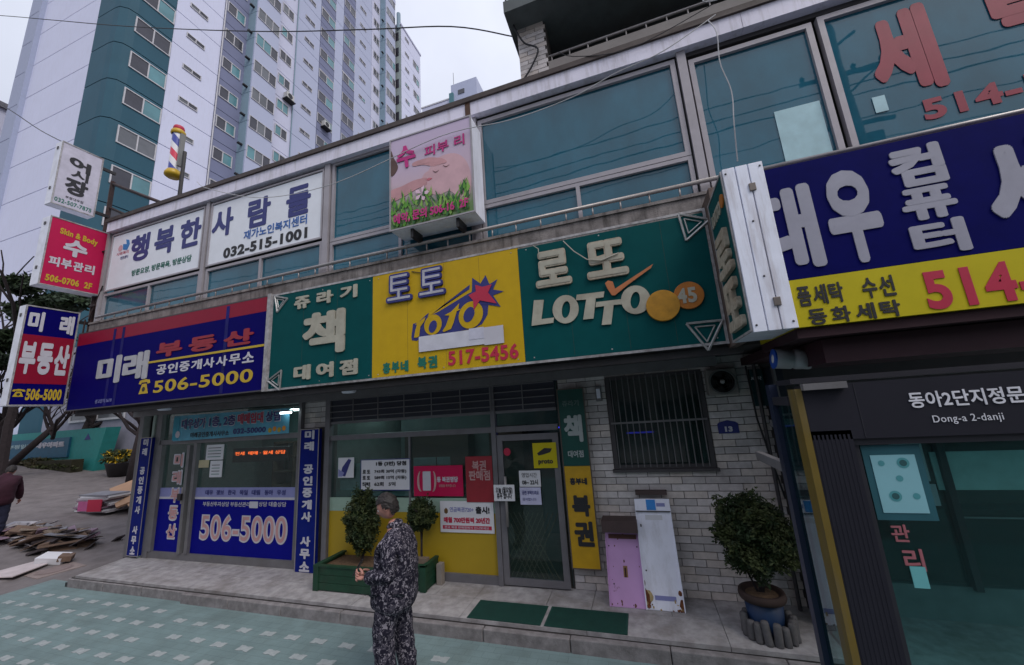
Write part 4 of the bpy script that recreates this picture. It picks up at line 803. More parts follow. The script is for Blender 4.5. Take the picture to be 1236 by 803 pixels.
# pink skin care sign
ps = thing('box_sign', 'pink skin care light box sign with hands and green leaves between the upper windows', 'sign', (-2.35, 4.2, 5.06)); q = FRONT(4.15)
B(-2.99, -1.70, 4.152, 4.50, 5.06, 6.50).build('box', white_p, ps)
vm_ = bpy.data.materials.new('pink_print'); vm_.use_nodes = True; tt = vm_.node_tree; bb = tt.nodes['Principled BSDF']; bb.inputs['Roughness'].default_value = .35
nn = tt.nodes.new; ll = tt.links.new; ge = nn('ShaderNodeNewGeometry'); sp = nn('ShaderNodeSeparateXYZ'); ll(ge.outputs['Position'], sp.inputs[0])
noi = nn('ShaderNodeTexNoise'); noi.inputs['Scale'].default_value = 3; ll(ge.outputs['Position'], noi.inputs['Vector'])
ma = nn('ShaderNodeMath'); ma.operation = 'MULTIPLY_ADD'; ll(noi.outputs['Fac'], ma.inputs[0]); ma.inputs[1].default_value = .35; ll(sp.outputs['Z'], ma.inputs[2])
mp = nn('ShaderNodeMapRange'); mp.inputs['From Min'].default_value = 5.1; mp.inputs['From Max'].default_value = 6.7; ll(ma.outputs[0], mp.inputs['Value'])
cr = nn('ShaderNodeValToRGB'); e = cr.color_ramp.elements; e[0].position = 0; e[0].color = (.10, .20, .05, 1); e[1].position = 1; e[1].color = (.52, .42, .58, 1)
for p_, c_ in ((.22, (.13, .22, .07, 1)), (.34, (.40, .33, .34, 1)), (.5, (.54, .40, .48, 1)), (.8, (.50, .40, .55, 1))): x = e.new(p_); x.color = c_
ll(mp.outputs[0], cr.inputs[0]); ll(cr.outputs[0], bb.inputs['Base Color'])
B(-2.985, -1.705, 4.146, 4.152, 5.065, 6.495).build('print', vm_, ps)
ring(q, -3.0, -1.69, 5.05, 6.51, .022, .012, .002).build('frame', alu, ps)
skin_p = mat('print_skin', (.52, .27, .29), .5, var=.12, scale=5); skin_p2 = mat('print_skin_light', (.58, .36, .40), .5, var=.1, scale=5)
def smooth(P, n=4):
    r = []; k_ = len(P)
    for i in range(k_):
        p0, p1, p2, p3 = [Vector(P[(i+j) % k_]) for j in (-1, 0, 1, 2)]
        for k in range(n):
            s = k/n; r.append(tuple(.5*((2*p1)+(p2-p0)*s+(2*p0-5*p1+4*p2-p3)*s*s+(3*p1-p0-3*p2+p3)*s**3)))
    return r
def hand_print(pts, m_, lift, sm=False): polyplate(q, smooth(pts) if sm else pts, .0015, lift).build('print_shape', m_, ps)
hand_print([(-2.50, 5.66), (-2.44, 5.80), (-2.36, 5.84), (-2.30, 5.95), (-2.12, 6.01), (-1.92, 5.97), (-1.78, 5.80), (-1.73, 5.5), (-1.80, 5.22), (-1.92, 5.30), (-2.05, 5.44), (-2.22, 5.42), (-2.38, 5.50), (-2.47, 5.56)], skin_p2, .006, True)
for cz in (0, .035, .07, .105): hand_print([(-2.97, 5.50+cz), (-2.78, 5.53+cz), (-2.56, 5.60+cz), (-2.40, 5.63+cz*.8), (-2.42, 5.655+cz*.8), (-2.6, 5.64+cz), (-2.8, 5.60+cz), (-2.97, 5.58+cz)], skin_p, .0078+cz*.01, True)
for cx in (0, .07, .14): hand_print([(-2.62+cx, 6.02), (-2.50+cx, 6.04), (-2.30+cx, 5.97), (-2.22+cx, 5.90), (-2.28+cx, 5.88), (-2.45+cx, 5.95), (-2.6+cx, 5.97)], skin_p, .0078+cx*.01, True)
hand_print([(-2.98, 6.32), (-2.93, 6.2), (-2.86, 6.02), (-2.98, 5.92)], mat('print_hair', (.10, .05, .04), .5), .0075, True)
for (a, b) in ((-2.30, 5.82), (-2.14, 5.86)): hand_print([(a, b), (a+.05, b-.035), (a+.10, b-.02), (a+.06, b-.045), (a+.03, b-.04)], mat('print_lash', (.15, .07, .07), .5), .0095, True)
hand_print([(-2.40, 5.70), (-2.36, 5.72), (-2.31, 5.70), (-2.36, 5.68)], mat('print_lips', (.5, .13, .17), .5), .0095, True)
lf_m = [mat('print_leaf1', (.10, .30, .03)), mat('print_leaf2', (.22, .40, .08)), mat('print_leaf3', (.03, .12, .03))]; lv = MB()
for k in range(150):
    x = R_.uniform(-2.96, -1.76); z = R_.uniform(5.10, 5.36 if -2.2 < x < -1.9 else 5.52); a = R_.uniform(.9, 2.2); l_ = R_.uniform(.08, .17); dx, dz = l_*math.cos(a), l_*math.sin(a)
    x2 = min(max(x+dx, -2.97), -1.72); pl_ = polyplate(q, [(x, z-.03), (x+.02, z), (x2, z+dz), (x-.02, z)], .0015, .010+k*.0001); o_ = len(lv.v); lv.v += pl_.v; lv.f += [tuple(i+o_ for i in f) for f in pl_.f]; lv.mi += [R_.randrange(3)]*len(pl_.f)
lv.build('print_leaves', lf_m, ps)['kind'] = 'stuff'
for k in range(5):
    a = k*1.257; hand_print([(-2.47, 5.5), (-2.47+.09*math.cos(a-.35), 5.5+.09*math.sin(a-.35)), (-2.47+.12*math.cos(a), 5.5+.12*math.sin(a)), (-2.47+.09*math.cos(a+.35), 5.5+.09*math.sin(a+.35))], mat('petal', (.7, .5, .6)), .024)
text(ps, '수', q, -2.86, 5.98, -2.55, 6.34, mat('magenta', (.5, .02, .2), .5), .04, .003, shear=-.1, lift=.012); text(ps, '피부 리', q, -2.42, 6.05, -1.80, 6.22, mat('magenta', (.5, .02, .2), .5), .02, .003, slope=.05, lift=.012)
text(ps, '예약, 문의 506-16  2F', q, -2.92, 5.12, -1.78, 5.28, mat('magenta', (.5, .02, .2), .5), .03, .004, lift=.03)
for x in (-2.7, -2.0): B(x, x+.04, 4.2, 4.45, 4.93, 5.06).build('bracket', black, ps)

# projecting signs at the left corner
def side_sign(label, X, y0, y1, z0, z1, th, m_):
    t = thing('projecting_sign', label, 'sign', (X-th/2, (y0+y1)/2, z0)); B(X-th, X, y0, y1, z0, z1).build('box', mat('sign_box_white', (.72, .74, .84), .4, dirt=.25, dirtcol=(.35, .33, .32)), t, bevel=.012)
    q = EASTF(X+.001); plate(q, y0+.02, y1-.02, z0+.02, z1-.02, .004).build('panel', m_, t); ring(q, y0, y1, z0, z1, .022, .012, .0).build('frame', rust_al, t)
    for z in (z0+.25*(z1-z0), z1-.1*(z1-z0)): B(X-th*.6, X-th*.4, y0-.012, y0, z-.03, z+.03).build('clip', dark_frame, t)
    B(X-th*.6, X-th*.4, y1, 4.55, z1-.2, z1-.14).build('bracket', black, t); B(X-th*.6, X-th*.4, y1, 4.55, z0+.14, z0+.2).build('bracket', black, t)
    return t, EASTF(X+.005)
t, q = side_sign('white projecting sign with black brush lettering, topmost of three at the left corner', -10.5, 3.64, 4.28, 7.10, 8.50, .22, mat('lilac_panel', (.50, .48, .58), .5, dirt=.1))
text(t, '어', q, 3.78, 8.02, 4.11, 8.27, inkdark, .05, .003, slope=-.15); text(t, '시', q, 3.84, 7.78, 4.10, 8.00, inkdark, .03, .003); text(t, '장', q, 3.78, 7.42, 4.12, 7.78, inkdark, .05, .003)
text(t, '부평대우점', q, 3.82, 7.30, 4.08, 7.36, inkdark, 0, .002); text(t, '032-507-7875', q, 3.68, 7.17, 4.22, 7.26, inkgreen, .02, .002)
t, q = side_sign('crimson skin and body projecting sign, middle one of three at the left corner', -10.5, 3.68, 4.55, 5.43, 6.85, .28, crimson)
text(t, 'Skin & Body', q, 3.84, 6.50, 4.40, 6.66, inkyel, .04, .003, slope=-.08); text(t, '수', q, 3.92, 6.12, 4.27, 6.48, inkwhite, .06, .004, name='letter'); letters(t, '피부관리', q, 3.76, 5.84, 4.42, 6.04, inkwhite, .04, .003, .88, name='letter'); text(t, '506-0706  2F', q, 3.76, 5.52, 4.42, 5.66, inkyel, .04, .003)
t, q = side_sign('navy and red estate agent projecting sign, lowest of three at the left corner', -10.5, 3.60, 4.32, 3.15, 5.0, .22, navy_sign)
plate(q, 3.625, 4.30, 3.55, 4.45, .003, .001).build('red_panel', red_sign, t)
letters(t, '미래', q, 3.66, 4.52, 4.26, 4.90, gl_ and inkwhite, .05, .004, .48); letters(t, '부동산', q, 3.64, 3.72, 4.27, 4.32, inkwhite, .06, .004, .9, lift=.005); text(t, '506-5000', q, 3.80, 3.25, 4.25, 3.46, inkyel, .04, .003); phone_icon(t, q, 3.71, 3.36, .16, inkyel)

# steel frame at the roof corner
sfm = thing('sign_frame', 'dark rusty steel frame carrying the projecting signs at the left roof corner', 'frame', (-10.55, 4.6, 4.8)); rb = mat('rusty_black_steel', (.03, .018, .018), .6, .3, dirt=.6, dirtcol=(.12, .05, .04))
for pts, r in (([(-10.62, 4.55, 3.0), (-10.66, 4.55, 8.15)], .045), ([(-10.44, 4.62, 3.1), (-10.46, 4.62, 6.9)], .03), ([(-10.66, 4.55, 8.1), (-8.75, 4.6, 7.13)], .035), ([(-10.62, 4.56, 7.5), (-9.9, 4.6, 7.12)], .03), ([(-10.66, 4.55, 7.15), (-10.1, 4.55, 7.15)], .03), ([(-10.62, 4.5, 5.2), (-10.42, 4.5, 5.2)], .025), ([(-10.62, 4.5, 6.4), (-10.42, 4.5, 6.4)], .02), ([(-10.6, 4.5, 4.9), (-10.3, 4.5, 5.6)], .012), ([(-10.6, 4.45, 4.9), (-10.5, 4.4, 3.9), (-10.6, 4.4, 3.0)], .015)):
    MB().tube(pts, r, 6).build('bar', rb, sfm)
t = thing('satellite_bowl', 'pale round bowl shape behind the rusty frame on the roof', 'dish', (-9.9, 5.2, 7.1)); MB().lathe((-9.9, 5.2, 7.1), [(0, .35), (.2, .33), (.36, .22), (.45, 0)], 16).build('bowl', mat('pale_grey', (.45, .45, .5), .6), t, True)
# barber pole
bp = thing('barber_pole', 'red, white and blue striped barber pole with yellow caps above the roof edge', 'barber pole', (-8.4, 4.55, 7.1))
MB().tube([(-8.22, 4.5, 7.08), (-8.22, 4.5, 8.15)], .035, 8).build('post', black, bp)
c_ = MB().lathe((0, 0, 0), [(.095, 0), (.095, .86)], 24).build('striped_cylinder', stripe_mat('barber_stripes'), None, True); c_.parent = bp; c_.location = Vector((-8.50, 4.5, 7.78))-Vector((-8.4, 4.55, 7.1))
yc = mat('cap_yellow', (.50, .32, .02), .4); MB().lathe((-8.50, 4.5, 7.64), [(0, 0), (.11, .0), (.145, .03), (.145, .08), (.12, .13), (.11, .15)], 24).build('bottom_cap', yc, bp, True); MB().lathe((-8.50, 4.5, 8.63), [(.11, 0), (.128, .02), (.122, .08), (.095, .11), (.085, .12)], 24).build('top_cap', yc, bp, True); MB().lathe((-8.50, 4.5, 8.74), [(.085, 0), (.098, .04), (.085, .09), (.04, .12), (0, .13)], 20).build('red_dome', inkred, bp, True)
B(-8.37, -8.32, 4.46, 4.54, 7.85, 8.6).build('bracket', mat('bracket_grey', (.2, .2, .2), .5), bp)
# ================================================================== THINGS ON THE TERRACE
# entrance mats
for x0, x1, lb in ((-2.22, -1.33, 'dark green rubber mat in front of the glass door, left of the pair'), (-1.29, -.40, 'dark green rubber mat nearest the pink metal panel, right of the pair')):
    t = thing('door_mat', lb, 'mat', ((x0+x1)/2, 4.74, .15)); B(x0, x1, 4.53, 4.95, .152, .160).build('mat', mat('mat_green', (.004, .045, .035), .9, var=.2, scale=8, bump=.4, bscale=300), t, bevel=.003)
    mb = MB()
    for k in range(18): mb.box(x0+.02, x1-.02, 4.545+k*.022, 4.552+k*.022, .160, .163)
    mb.build('ribs', mat('mat_green2', (.005, .038, .03), .9), t)
# leaning boiler covers
def board(name, label, cat, xc, wd, h, m_, yb=5.08, yt=5.38, hood=None):
    t = thing(name, label, cat, (xc, yb, .15)); a = math.atan2(yt-yb, h)
    def put(o): o.data.transform(Matrix.Translation((xc, yb, .152)) @ Matrix.Rotation(-a, 4, 'X')); return o
    put(B(-wd/2, wd/2, -.0, .03, 0, h).build('panel', m_, t, bevel=.008)); put(MB().box(-wd/2, -wd/2+.012, -.018, 0, 0, h-.1).box(wd/2-.012, wd/2, -.018, 0, 0, h-.1).build('folded_edge', m_, t))
    return t, put
t, put = board('pink_metal_panel', 'scratched pink metal boiler panel leaning on the brick wall', 'panel', -.405, .42, .80, rusty('pink_paint', (.52, .30, .56), lo=.66))
B(-.63, -.2, 5.18, 5.44, .93, 1.06).build('cap', mat('brown_cap', (.07, .045, .045), .7, dirt=.5), t); put(B(-.17, .17, -.004, 0, .71, .76).build('slot', mat('rust2', (.13, .06, .05), .8), t)); put(B(-.02, .03, -.003, 0, .3, .42).build('rust_spot', mat('rust_yellow', (.25, .14, .06), .8), t)); put(B(-.005, .012, -.006, -.003, .30, .40).build('rust_hole', mat('rust3', (.04, .012, .008), .8), t))
for k in range(16):
    x, z = R_.uniform(-.19, .19), R_.choice([R_.uniform(.02, .06), R_.uniform(.7, .76), R_.uniform(.1, .7)]); s_ = R_.uniform(.004, .016)
    put(MB().face([(x+s_*math.cos(a)*R_.uniform(.6, 1.2), -.0015, z+s_*1.5*math.sin(a)*R_.uniform(.6, 1.2)) for a in [j*.785 for j in range(8)]]).build('rust_speck', MATS['rust2'], t))
for x, z in ((-.18, .62), (.16, .62), (-.15, .22)): put(B(x, x+.015, -.006, 0, z, z+.015).build('screw', black, t))
t, put = board('white_appliance_door', 'tall white metal appliance door with rusty bottom corners leaning on the brick wall', 'panel', .005, .42, 1.17, white_p)
put(B(-.21, .21, -.02, 0, 1.03, 1.17).build('header', white_p, t, bevel=.006)); put(B(-.205, .205, -.0225, -.019, 1.018, 1.03).build('seam', dark_frame, t)); put(B(-.07, .04, -.024, -.02, 1.04, 1.16).build('blue_sticker', mat('sticker_blue', (.03, .22, .60), .5), t)); put(B(.05, .15, -.023, -.02, 1.08, 1.12).build('small_sticker', lav_film, t))
put(B(-.10, .10, -.003, 0, .93, .985).build('label_plate', paper, t))
rs_ = mat('rust_patch', (.14, .045, .015), .85, var=.5, scale=25); rs2 = mat('rust_light', (.40, .30, .15), .8, var=.4, scale=20)
def blob(x, z, w_, h_, n=11):
    return [(x+w_*(.75+.4*R_.random())*math.cos(6.283*k/n), -.004, z+h_*(.75+.4*R_.random())*math.sin(6.283*k/n)) for k in range(n)]
def patch(x, z, w_, h_, m_, y=-.0045):
    put(MB().face([(max(-.208, min(.208, a)), y, max(.002, c)) for a, b, c in blob(x, z, w_, h_)]).build('rust_patch', m_, t))
patch(-.19, .10, .035, .10, rs_); patch(-.17, .13, .05, .06, rs2, -.004); patch(.19, .06, .03, .07, rs_); patch(.18, .18, .02, .03, rs_); patch(-.20, .26, .012, .03, rs_)
for k in range(26): patch(R_.choice([-1, -1, 1])*(.205-abs(R_.gauss(0, .07))), abs(R_.gauss(0, .05)), R_.uniform(.004, .014), R_.uniform(.005, .022), R_.choice([rs_, rs_, rs2]), -.0047-.00005*k)
put(B(-.10, .13, -.004, 0, .10, .145).build('pale_tape', lav_film, t)); put(B(-.17, -.155, -.006, 0, .85, .88).build('screw', black, t)); put(B(-.17, -.155, -.006, 0, .38, .395).build('screw', black, t))
B(-.18, .2, 5.37, 5.44, 1.33, 1.38).build('top_hood', mat('brown_cap', (.07, .045, .045), .7), t)

# foliage
def crown_mesh(name, c, rx, ry, rz, n, leaf, m_list, seed=1, shell=.55, cut=None, long=1.6):
    rr = random.Random(seed); mb = MB(); off = Vector((seed*3.1, seed*1.7, 0))
    k = 0
    while k < n:
        d = Vector((rr.gauss(0, 1), rr.gauss(0, 1), rr.gauss(0, 1))).normalized()
        lump = .80+.36*noise.noise(d*2.1+off)+.22*noise.noise(d*5+off)+.10*noise.noise(d*11+off)
        rad = (shell+(1-shell)*rr.random()**.6)*lump
        p = Vector((c[0]+d.x*rx*rad, c[1]+d.y*ry*rad, c[2]+d.z*rz*rad))
        if noise.noise(p*(3.2/max(rx, .3))*.45+off) < (-.34 if rx < .6 else -.22): 
            if rr.random() < .75: k += 1; continue
        a = Vector((rr.uniform(-1, 1), rr.uniform(-1, 1), rr.uniform(-.3, 1))).normalized()*leaf*rr.uniform(.6, 1.3)
        b = a.cross(Vector((rr.uniform(-1, 1), rr.uniform(-1, 1), rr.uniform(-1, 1)))).normalized()*leaf*.32
        mb.cur = 0 if noise.noise(p*2.3/max(rx, .3)+off) > rr.uniform(-.35, .35) else 1
        if len(m_list) == 1: mb.cur = 0
        mb.face([p-a*.5*long, p+b, p+a*.5*long, p-b]); k += 1
    return mb.mesh(name, m_list)
def branches(mb, p, d, ln, r, lvl, rr, droop=0, spread=.55):
    segs = 3; pts = [p.copy()]; q = p.copy(); dd = d.copy()
    for k in range(segs):
        dd = (dd+Vector((rr.uniform(-.2, .2), rr.uniform(-.2, .2), rr.uniform(-.05, .15)-droop))).normalized(); q = q+dd*ln/segs; pts.append(q.copy())
    mb.tube(pts, [r*(1-.45*k/segs) for k in range(segs+1)], 6 if lvl > 1 else 4)
    if lvl:
        for k in range(3 if lvl > 1 else 4):
            s = pts[1+R_.randrange(segs)] if k else pts[-1]
            nd = (dd+Vector((rr.uniform(-1, 1), rr.uniform(-1, 1), rr.uniform(-.2, .7)))*spread*1.4).normalized(); branches(mb, s, nd, ln*rr.uniform(.55, .8), r*.5, lvl-1, rr, droop, spread)
# potted conifer
pt = thing('potted_shrub', 'round dark conifer shrub in a blue pot ringed by grey stumps at the right', 'shrub', (.95, 4.80, .15))
MB().lathe((.95, 4.83, .15), [(.0, .02), (.14, .02), (.155, .1), (.175, .34), (.0, .34)], 24).build('pot', mat('pot_blue', (.010, .030, .085), .5, var=.2), pt, True)
MB().lathe((.95, 4.83, .47), [(.175, -.01), (.205, 0), (.215, .03), (.205, .07), (.175, .07), (.165, .04), (0, .04)], 24).build('rim', mat('terracotta', (.035, .02, .017), .8), pt, True)
MB().lathe((.95, 4.83, .505), [(.17, 0), (.08, .02), (0, .025)], 16).build('soil', soil, pt)
st_ = MB().lathe((0, 0, 0), [(0, 0), (.036, 0), (.038, .02), (.036, .17), (.03, .185), (0, .188)], 10).mesh('stump', mat('stump_grey', (.10, .095, .10), .9, var=.2, scale=20, bump=.5, dirt=.5), True)
for k in range(17):
    a = k*2*math.pi/17; o = link('stump', st_, pt, loc=(.96+.215*math.cos(a), 4.80+.19*math.sin(a), .15)); o.scale = (1, 1, R_.uniform(.85, 1.1)); o.rotation_euler = (R_.uniform(-.08, .08), R_.uniform(-.08, .08), 0)
tk = MB(); rr = random.Random(3)
for k in range(5): branches(tk, Vector((.95+R_.uniform(-.03, .03), 4.82, .5)), Vector((R_.uniform(-.35, .35), R_.uniform(-.3, .3), 1)).normalized(), .42, .016, 1, rr)
tk.build('trunk', bark, pt)
link('crown', crown_mesh('crown', (.97, 4.82, 1.08), .45, .38, .47, 34000, .030, [leaf_dark, leaf_olive], 4, .25), pt)
# planter box
pl = thing('planter_box', 'dark green wooden planter with soil and two trimmed shrubs behind the person', 'planter', (-4.0, 5.1, .15))
def planks(x0, x1, y0, y1, z0=.16, z1=.46, n=3):
    h = (z1-z0)/n
    for k in range(n): B(x0, x1, y0, y1, z0+k*h+.002, z0+(k+1)*h-.003).build('plank', green_wood, pl, bevel=.003)
planks(-4.74, -3.72, 4.80, 4.83); planks(-4.76, -4.73, 4.83, 5.38); planks(-3.75, -3.72, 4.83, 5.05)
planks(-3.72, -3.06, 5.02, 5.05) ; planks(-3.09, -3.06, 5.05, 5.38)
for x, y in ((-4.77, 4.785), (-3.80, 4.785), (-3.14, 5.0)): B(x, x+.09, y, y+.05, .15, .49).build('corner_post', green_wood, pl, bevel=.004)
MB().box(-4.78, -3.70, 4.79, 4.85, .462, .487).box(-4.78, -4.70, 4.85, 5.38, .462, .487).box(-3.72, -3.05, 5.0, 5.06, .462, .487).box(-3.11, -3.05, 5.06, 5.38, .462, .487).build('rim', green_wood, pl)
MB().box(-4.73, -3.75, 4.83, 5.36, .2, .43).box(-3.75, -3.09, 5.05, 5.36, .2, .43).build('soil', soil, pl)
B(-3.5, -3.1, 5.12, 5.2, .46, .53).build('timber_offcut', mat('timber', (.16, .12, .09), .8, dirt=.4), pl); B(-3.02, -2.94, 5.25, 5.34, .15, .42).build('stake', mat('pale_timber', (.25, .22, .2), .8), pl)
for i, (x, y, z, rx, rz, n, lb) in enumerate(((-4.18, 5.08, 1.02, .31, .52, 18000, 'taller trimmed conifer at the left end of the green planter'), (-3.22, 5.2, 1.10, .25, .26, 10000, 'smaller round conifer at the right end of the green planter'))):
    t = thing('shrub', lb, 'shrub', (x, y, .43)); mb = MB(); branches(mb, Vector((x, y, .43)), Vector((.05, 0, 1)), z-.66, .020, 2, random.Random(i+2)); mb.build('trunk', bark, t)
    link('crown', crown_mesh('crown', (x, y, z), rx, rx*.8, rz, n, .03, [leaf_dark, leaf_olive], 8+i, .35), t)

# ================================================================== PEOPLE
def skinned(name, pts, edges, m_, sub=2, root=0):
    """continuous body surface grown over a skeleton: pts = [(x,y,z,rx,ry)]"""
    me = bpy.data.meshes.new(name); me.from_pydata([p[:3] for p in pts], edges, []); o = bpy.data.objects.new(name, me)
    md = o.modifiers.new('skin', 'SKIN'); md.use_smooth_shade = True
    for i, v in enumerate(me.skin_vertices[0].data): v.radius = (pts[i][3], pts[i][4] if len(pts[i]) > 4 else pts[i][3]); v.use_root = (i == root)
    s = o.modifiers.new('sub', 'SUBSURF'); s.levels = sub; s.render_levels = sub
    r = evaluated(o); r.name = name; r.materials.clear(); r.materials.append(m_)
    bpy.data.objects.remove(o); return r
def join_meshes(name, items):
    """items: (mesh, material index, matrix)"""
    v = []; f = []; mi = []; mats_ = []
    for me, m_, M in items:
        if m_ not in mats_: mats_.append(m_)
        k = len(v); v += [tuple(M @ x.co) for x in me.vertices]; f += [tuple(i+k for i in p.vertices) for p in me.polygons]; mi += [mats_.index(m_)]*len(me.polygons)
    r = bpy.data.meshes.new(name); r.from_pydata(v, [], f)
    for m_ in mats_: r.materials.append(m_)
    r.polygons.foreach_set('material_index', mi); r.polygons.foreach_set('use_smooth', [True]*len(f)); r.update(); return r
skin_m = mat('skin', (.42, .20, .16), .55, var=.06); hair_m = mat('hair', (.018, .014, .014), .6, var=.3, scale=40, bump=.5)
def head_mesh():
    """head facing +X, centre at the middle of the skull, 0.23 tall"""
    bm = bmesh.new(); bmesh.ops.create_uvsphere(bm, u_segments=32, v_segments=24, radius=1)
    for v in bm.verts:
        x, y, z = v.co
        wy = .074*(1 if z > -.1 else 1+.25*(z+.1)); X = x*.096; 
        if z < -.2 and x > 0: X *= 1-.10*(-z-.2)
        if z < -.2 and x < 0: X *= 1-.45*(-z-.2)
        Z = z*.118
        if x > .3: X += .012*math.exp(-((z+.62)/.16)**2-((y)/.35)**2)             # chin
        X += (.026*math.exp(-((z+.16)/.15)**2-((y)/.13)**2) + .010*math.exp(-((z-.06)/.2)**2-((y)/.1)**2)) * (x > 0)   # nose
        if x > 0: X -= .010*math.exp(-((z-.03)/.09)**2-((abs(y)-.38)/.17)**2)      # eye sockets
        if x > 0: X += .005*math.exp(-((z+.42)/.07)**2-((y)/.22)**2)              # lips
        if x > 0: X += .004*math.exp(-((z-.2)/.08)**2-((abs(y)-.3)/.25)**2)        # brow
        v.co = (X, y*wy, Z)
    me = bpy.data.meshes.new('head'); bm.to_mesh(me); bm.free(); return me
def uv(r, sx=1, sy=1, sz=1, seg=12):
    bm = bmesh.new(); bmesh.ops.create_uvsphere(bm, u_segments=seg, v_segments=seg//2+2, radius=r)
    for v in bm.verts: v.co = (v.co.x*sx, v.co.y*sy, v.co.z*sz)
    me = bpy.data.meshes.new('s'); bm.to_mesh(me); bm.free(); return me
eye_w = mat('eye_white', (.6, .58, .56), .3); eye_d = mat('eye_dark', (.02, .012, .01), .2); lip_m = mat('lip', (.32, .11, .10), .5)
def hand_items(wr, fwd, up, side, curl=1.0, s=1.0):
    """a hand: wrist position, direction of the palm, back-of-hand direction, thumb side"""
    F, U, S = Vector(fwd).normalized(), Vector(up).normalized(), Vector(side).normalized(); W_ = Vector(wr); its = []
    P = [W_, W_+F*.035*s, W_+F*.075*s]; pts = [(*P[0], .024, .020), (*P[1], .036*s, .017*s), (*P[2], .038*s, .015*s)]
    its.append((skinned('palm', pts, [(0, 1), (1, 2)], skin_m, 2), skin_m, Matrix()))
    for k, (o_, l_) in enumerate(((.030, .068), (.010, .078), (-.011, .072), (-.031, .056))):
        b = W_+F*.070*s+S*o_*s; c = curl*(1+.12*k); pts = [(*b, .0098, .0095)]; d = F.copy(); a = 0; p = b
        for j, seg in enumerate((.42, .32, .26)):
            a += c*(.35, .75, .55)[j]; d = F*math.cos(a)-U*math.sin(a); p = p+d*l_*s*seg*1.15; pts.append((*p, .0092-.0011*j, .0088-.0011*j))
        its.append((skinned('finger', pts, [(0, 1), (1, 2), (2, 3)], skin_m, 2), skin_m, Matrix()))
    b = W_+F*.022*s+S*.026*s; p1 = b+(F*.6+S*.75-U*.15).normalized()*.034*s; p2 = p1+(F*.9+S*.2-U*.4*curl).normalized()*.028*s; p3 = p2+(F*.9-S*.1-U*.5*curl).normalized()*.022*s
    its.append((skinned('thumb', [(*b, .014, .013), (*p1, .0125, .012), (*p2, .011, .0105), (*p3, .0085, .008)], [(0, 1), (1, 2), (2, 3)], skin_m, 2), skin_m, Matrix()))
    return its
def person(label, loc, rz, top_m, leg_m, phone=True, bend=0.0, group=None):
    t = thing('person', label, 'person', loc); T = Matrix.Translation(loc) @ Matrix.Rotation(rz, 4, 'Z')
    # local frame: facing +X, up Z, left +Y
    hp = Vector((.075+bend*.9, 0, 1.635-bend*.35)); nk = Vector((.0+bend*.55, 0, 1.44-bend*.12))
    sk = [(0, 0, .95, .12, .16), (0, 0, 1.12, .11, .15), (bend*.3, 0, 1.30-bend*.05, .12, .17), (*nk, .060, .062), (nk.x+.03, 0, nk.z+.08, .050, .052)]
    ed = [(0, 1), (1, 2), (2, 3), (3, 4)]
    def limb(parent, pts): 
        i = len(sk); sk.extend(pts); ed.append((parent, i)); ed.extend((k, k+1) for k in range(i, i+len(pts)-1)); return
    for s_ in (1, -1):
        limb(0, [(.0, s_*.10, .88, .088, .088), (.01+.05*s_, s_*.11, .50, .060, .058), (-.03+.06*s_, s_*.11, .12, .038, .040), (.02+.06*s_, s_*.115, .05, .038, .045), (.14+.06*s_, s_*.125, .035, .040, .030)])
    if phone: arms = {1: [(bend*.3, .19, 1.36, .056), (-.04, .235, 1.09, .044), (.25, .13, 1.045, .030)], -1: [(bend*.3, -.19, 1.36, .056), (-.04, -.235, 1.06, .044), (.26, -.10, 1.00, .030)]}
    else: arms = {1: [(bend*.5, .19, 1.32, .056), (.12+bend*.5, .22, 1.02, .044), (.22+bend*.6, .2, .80, .030)], -1: [(bend*.5, -.19, 1.32, .056), (.12+bend*.5, -.22, 1.0, .044), (.24+bend*.6, -.2, .79, .030)]}
    for s_ in (1, -1): limb(2, [(*a[:3], a[3], a[3]) for a in arms[s_]])
    items = [(skinned('b', sk, ed, skin_m, 2), skin_m, T)]
    HM = T @ Matrix.Translation(hp) @ Matrix.Rotation(.42+bend*.5, 4, 'Y')
    items.append((head_mesh(), skin_m, HM))
    for s_ in (1, -1):
        items.append((uv(.0135), eye_w, HM @ Matrix.Translation((.077, s_*.030, .004)))); items.append((uv(.006), eye_d, HM @ Matrix.Translation((.0885, s_*.030, .002))))
        items.append((uv(.03, .55, .28, 1), skin_m, HM @ Matrix.Translation((-.006, s_*.077, -.005)) @ Matrix.Rotation(.2*s_, 4, 'Z'))); items.append((uv(.014, .4, 1.3, .25), hair_m, HM @ Matrix.Translation((.090, s_*.030, .026))))
    items.append((uv(.02, .45, 1.15, .32), lip_m, HM @ Matrix.Translation((.094, 0, -.05))))
    for s_ in (1, -1):
        w_ = T @ Vector(arms[s_][-1][:3]); e_ = T @ Vector(arms[s_][1][:3]); d = (w_-e_).normalized(); R3 = T.to_3x3()
        if phone: its = hand_items(w_, (d+R3 @ Vector((.3, -.25*s_, .15))).normalized(), R3 @ Vector((-.1, .75*s_, -.55)), R3 @ Vector((-.1, -.25*s_, .9)), .95)
        else: its = hand_items(w_, d, R3 @ Vector((0, s_, 0)), R3 @ Vector((1, 0, 0)), .6)
        items += its
    body = join_meshes('body', items); link('body', body, t)
    # hair
    bm = bmesh.new(); bmesh.ops.create_uvsphere(bm, u_segments=32, v_segments=20, radius=1)
    dl = [v for v in bm.verts if (v.co.x > .35 and v.co.z < .45) or v.co.z < -.78 or (v.co.x > .12 and v.co.z < -.05) or (v.co.x > -.25 and v.co.z < -.3)]; bmesh.ops.delete(bm, geom=dl, context='VERTS')
    for v in bm.verts:
        n_ = 1.03+.07*noise.noise(v.co*6)+.06*noise.noise(v.co*17); v.co = (v.co.x*.107*n_-.004, v.co.y*.086*n_, v.co.z*.131*n_+.002)
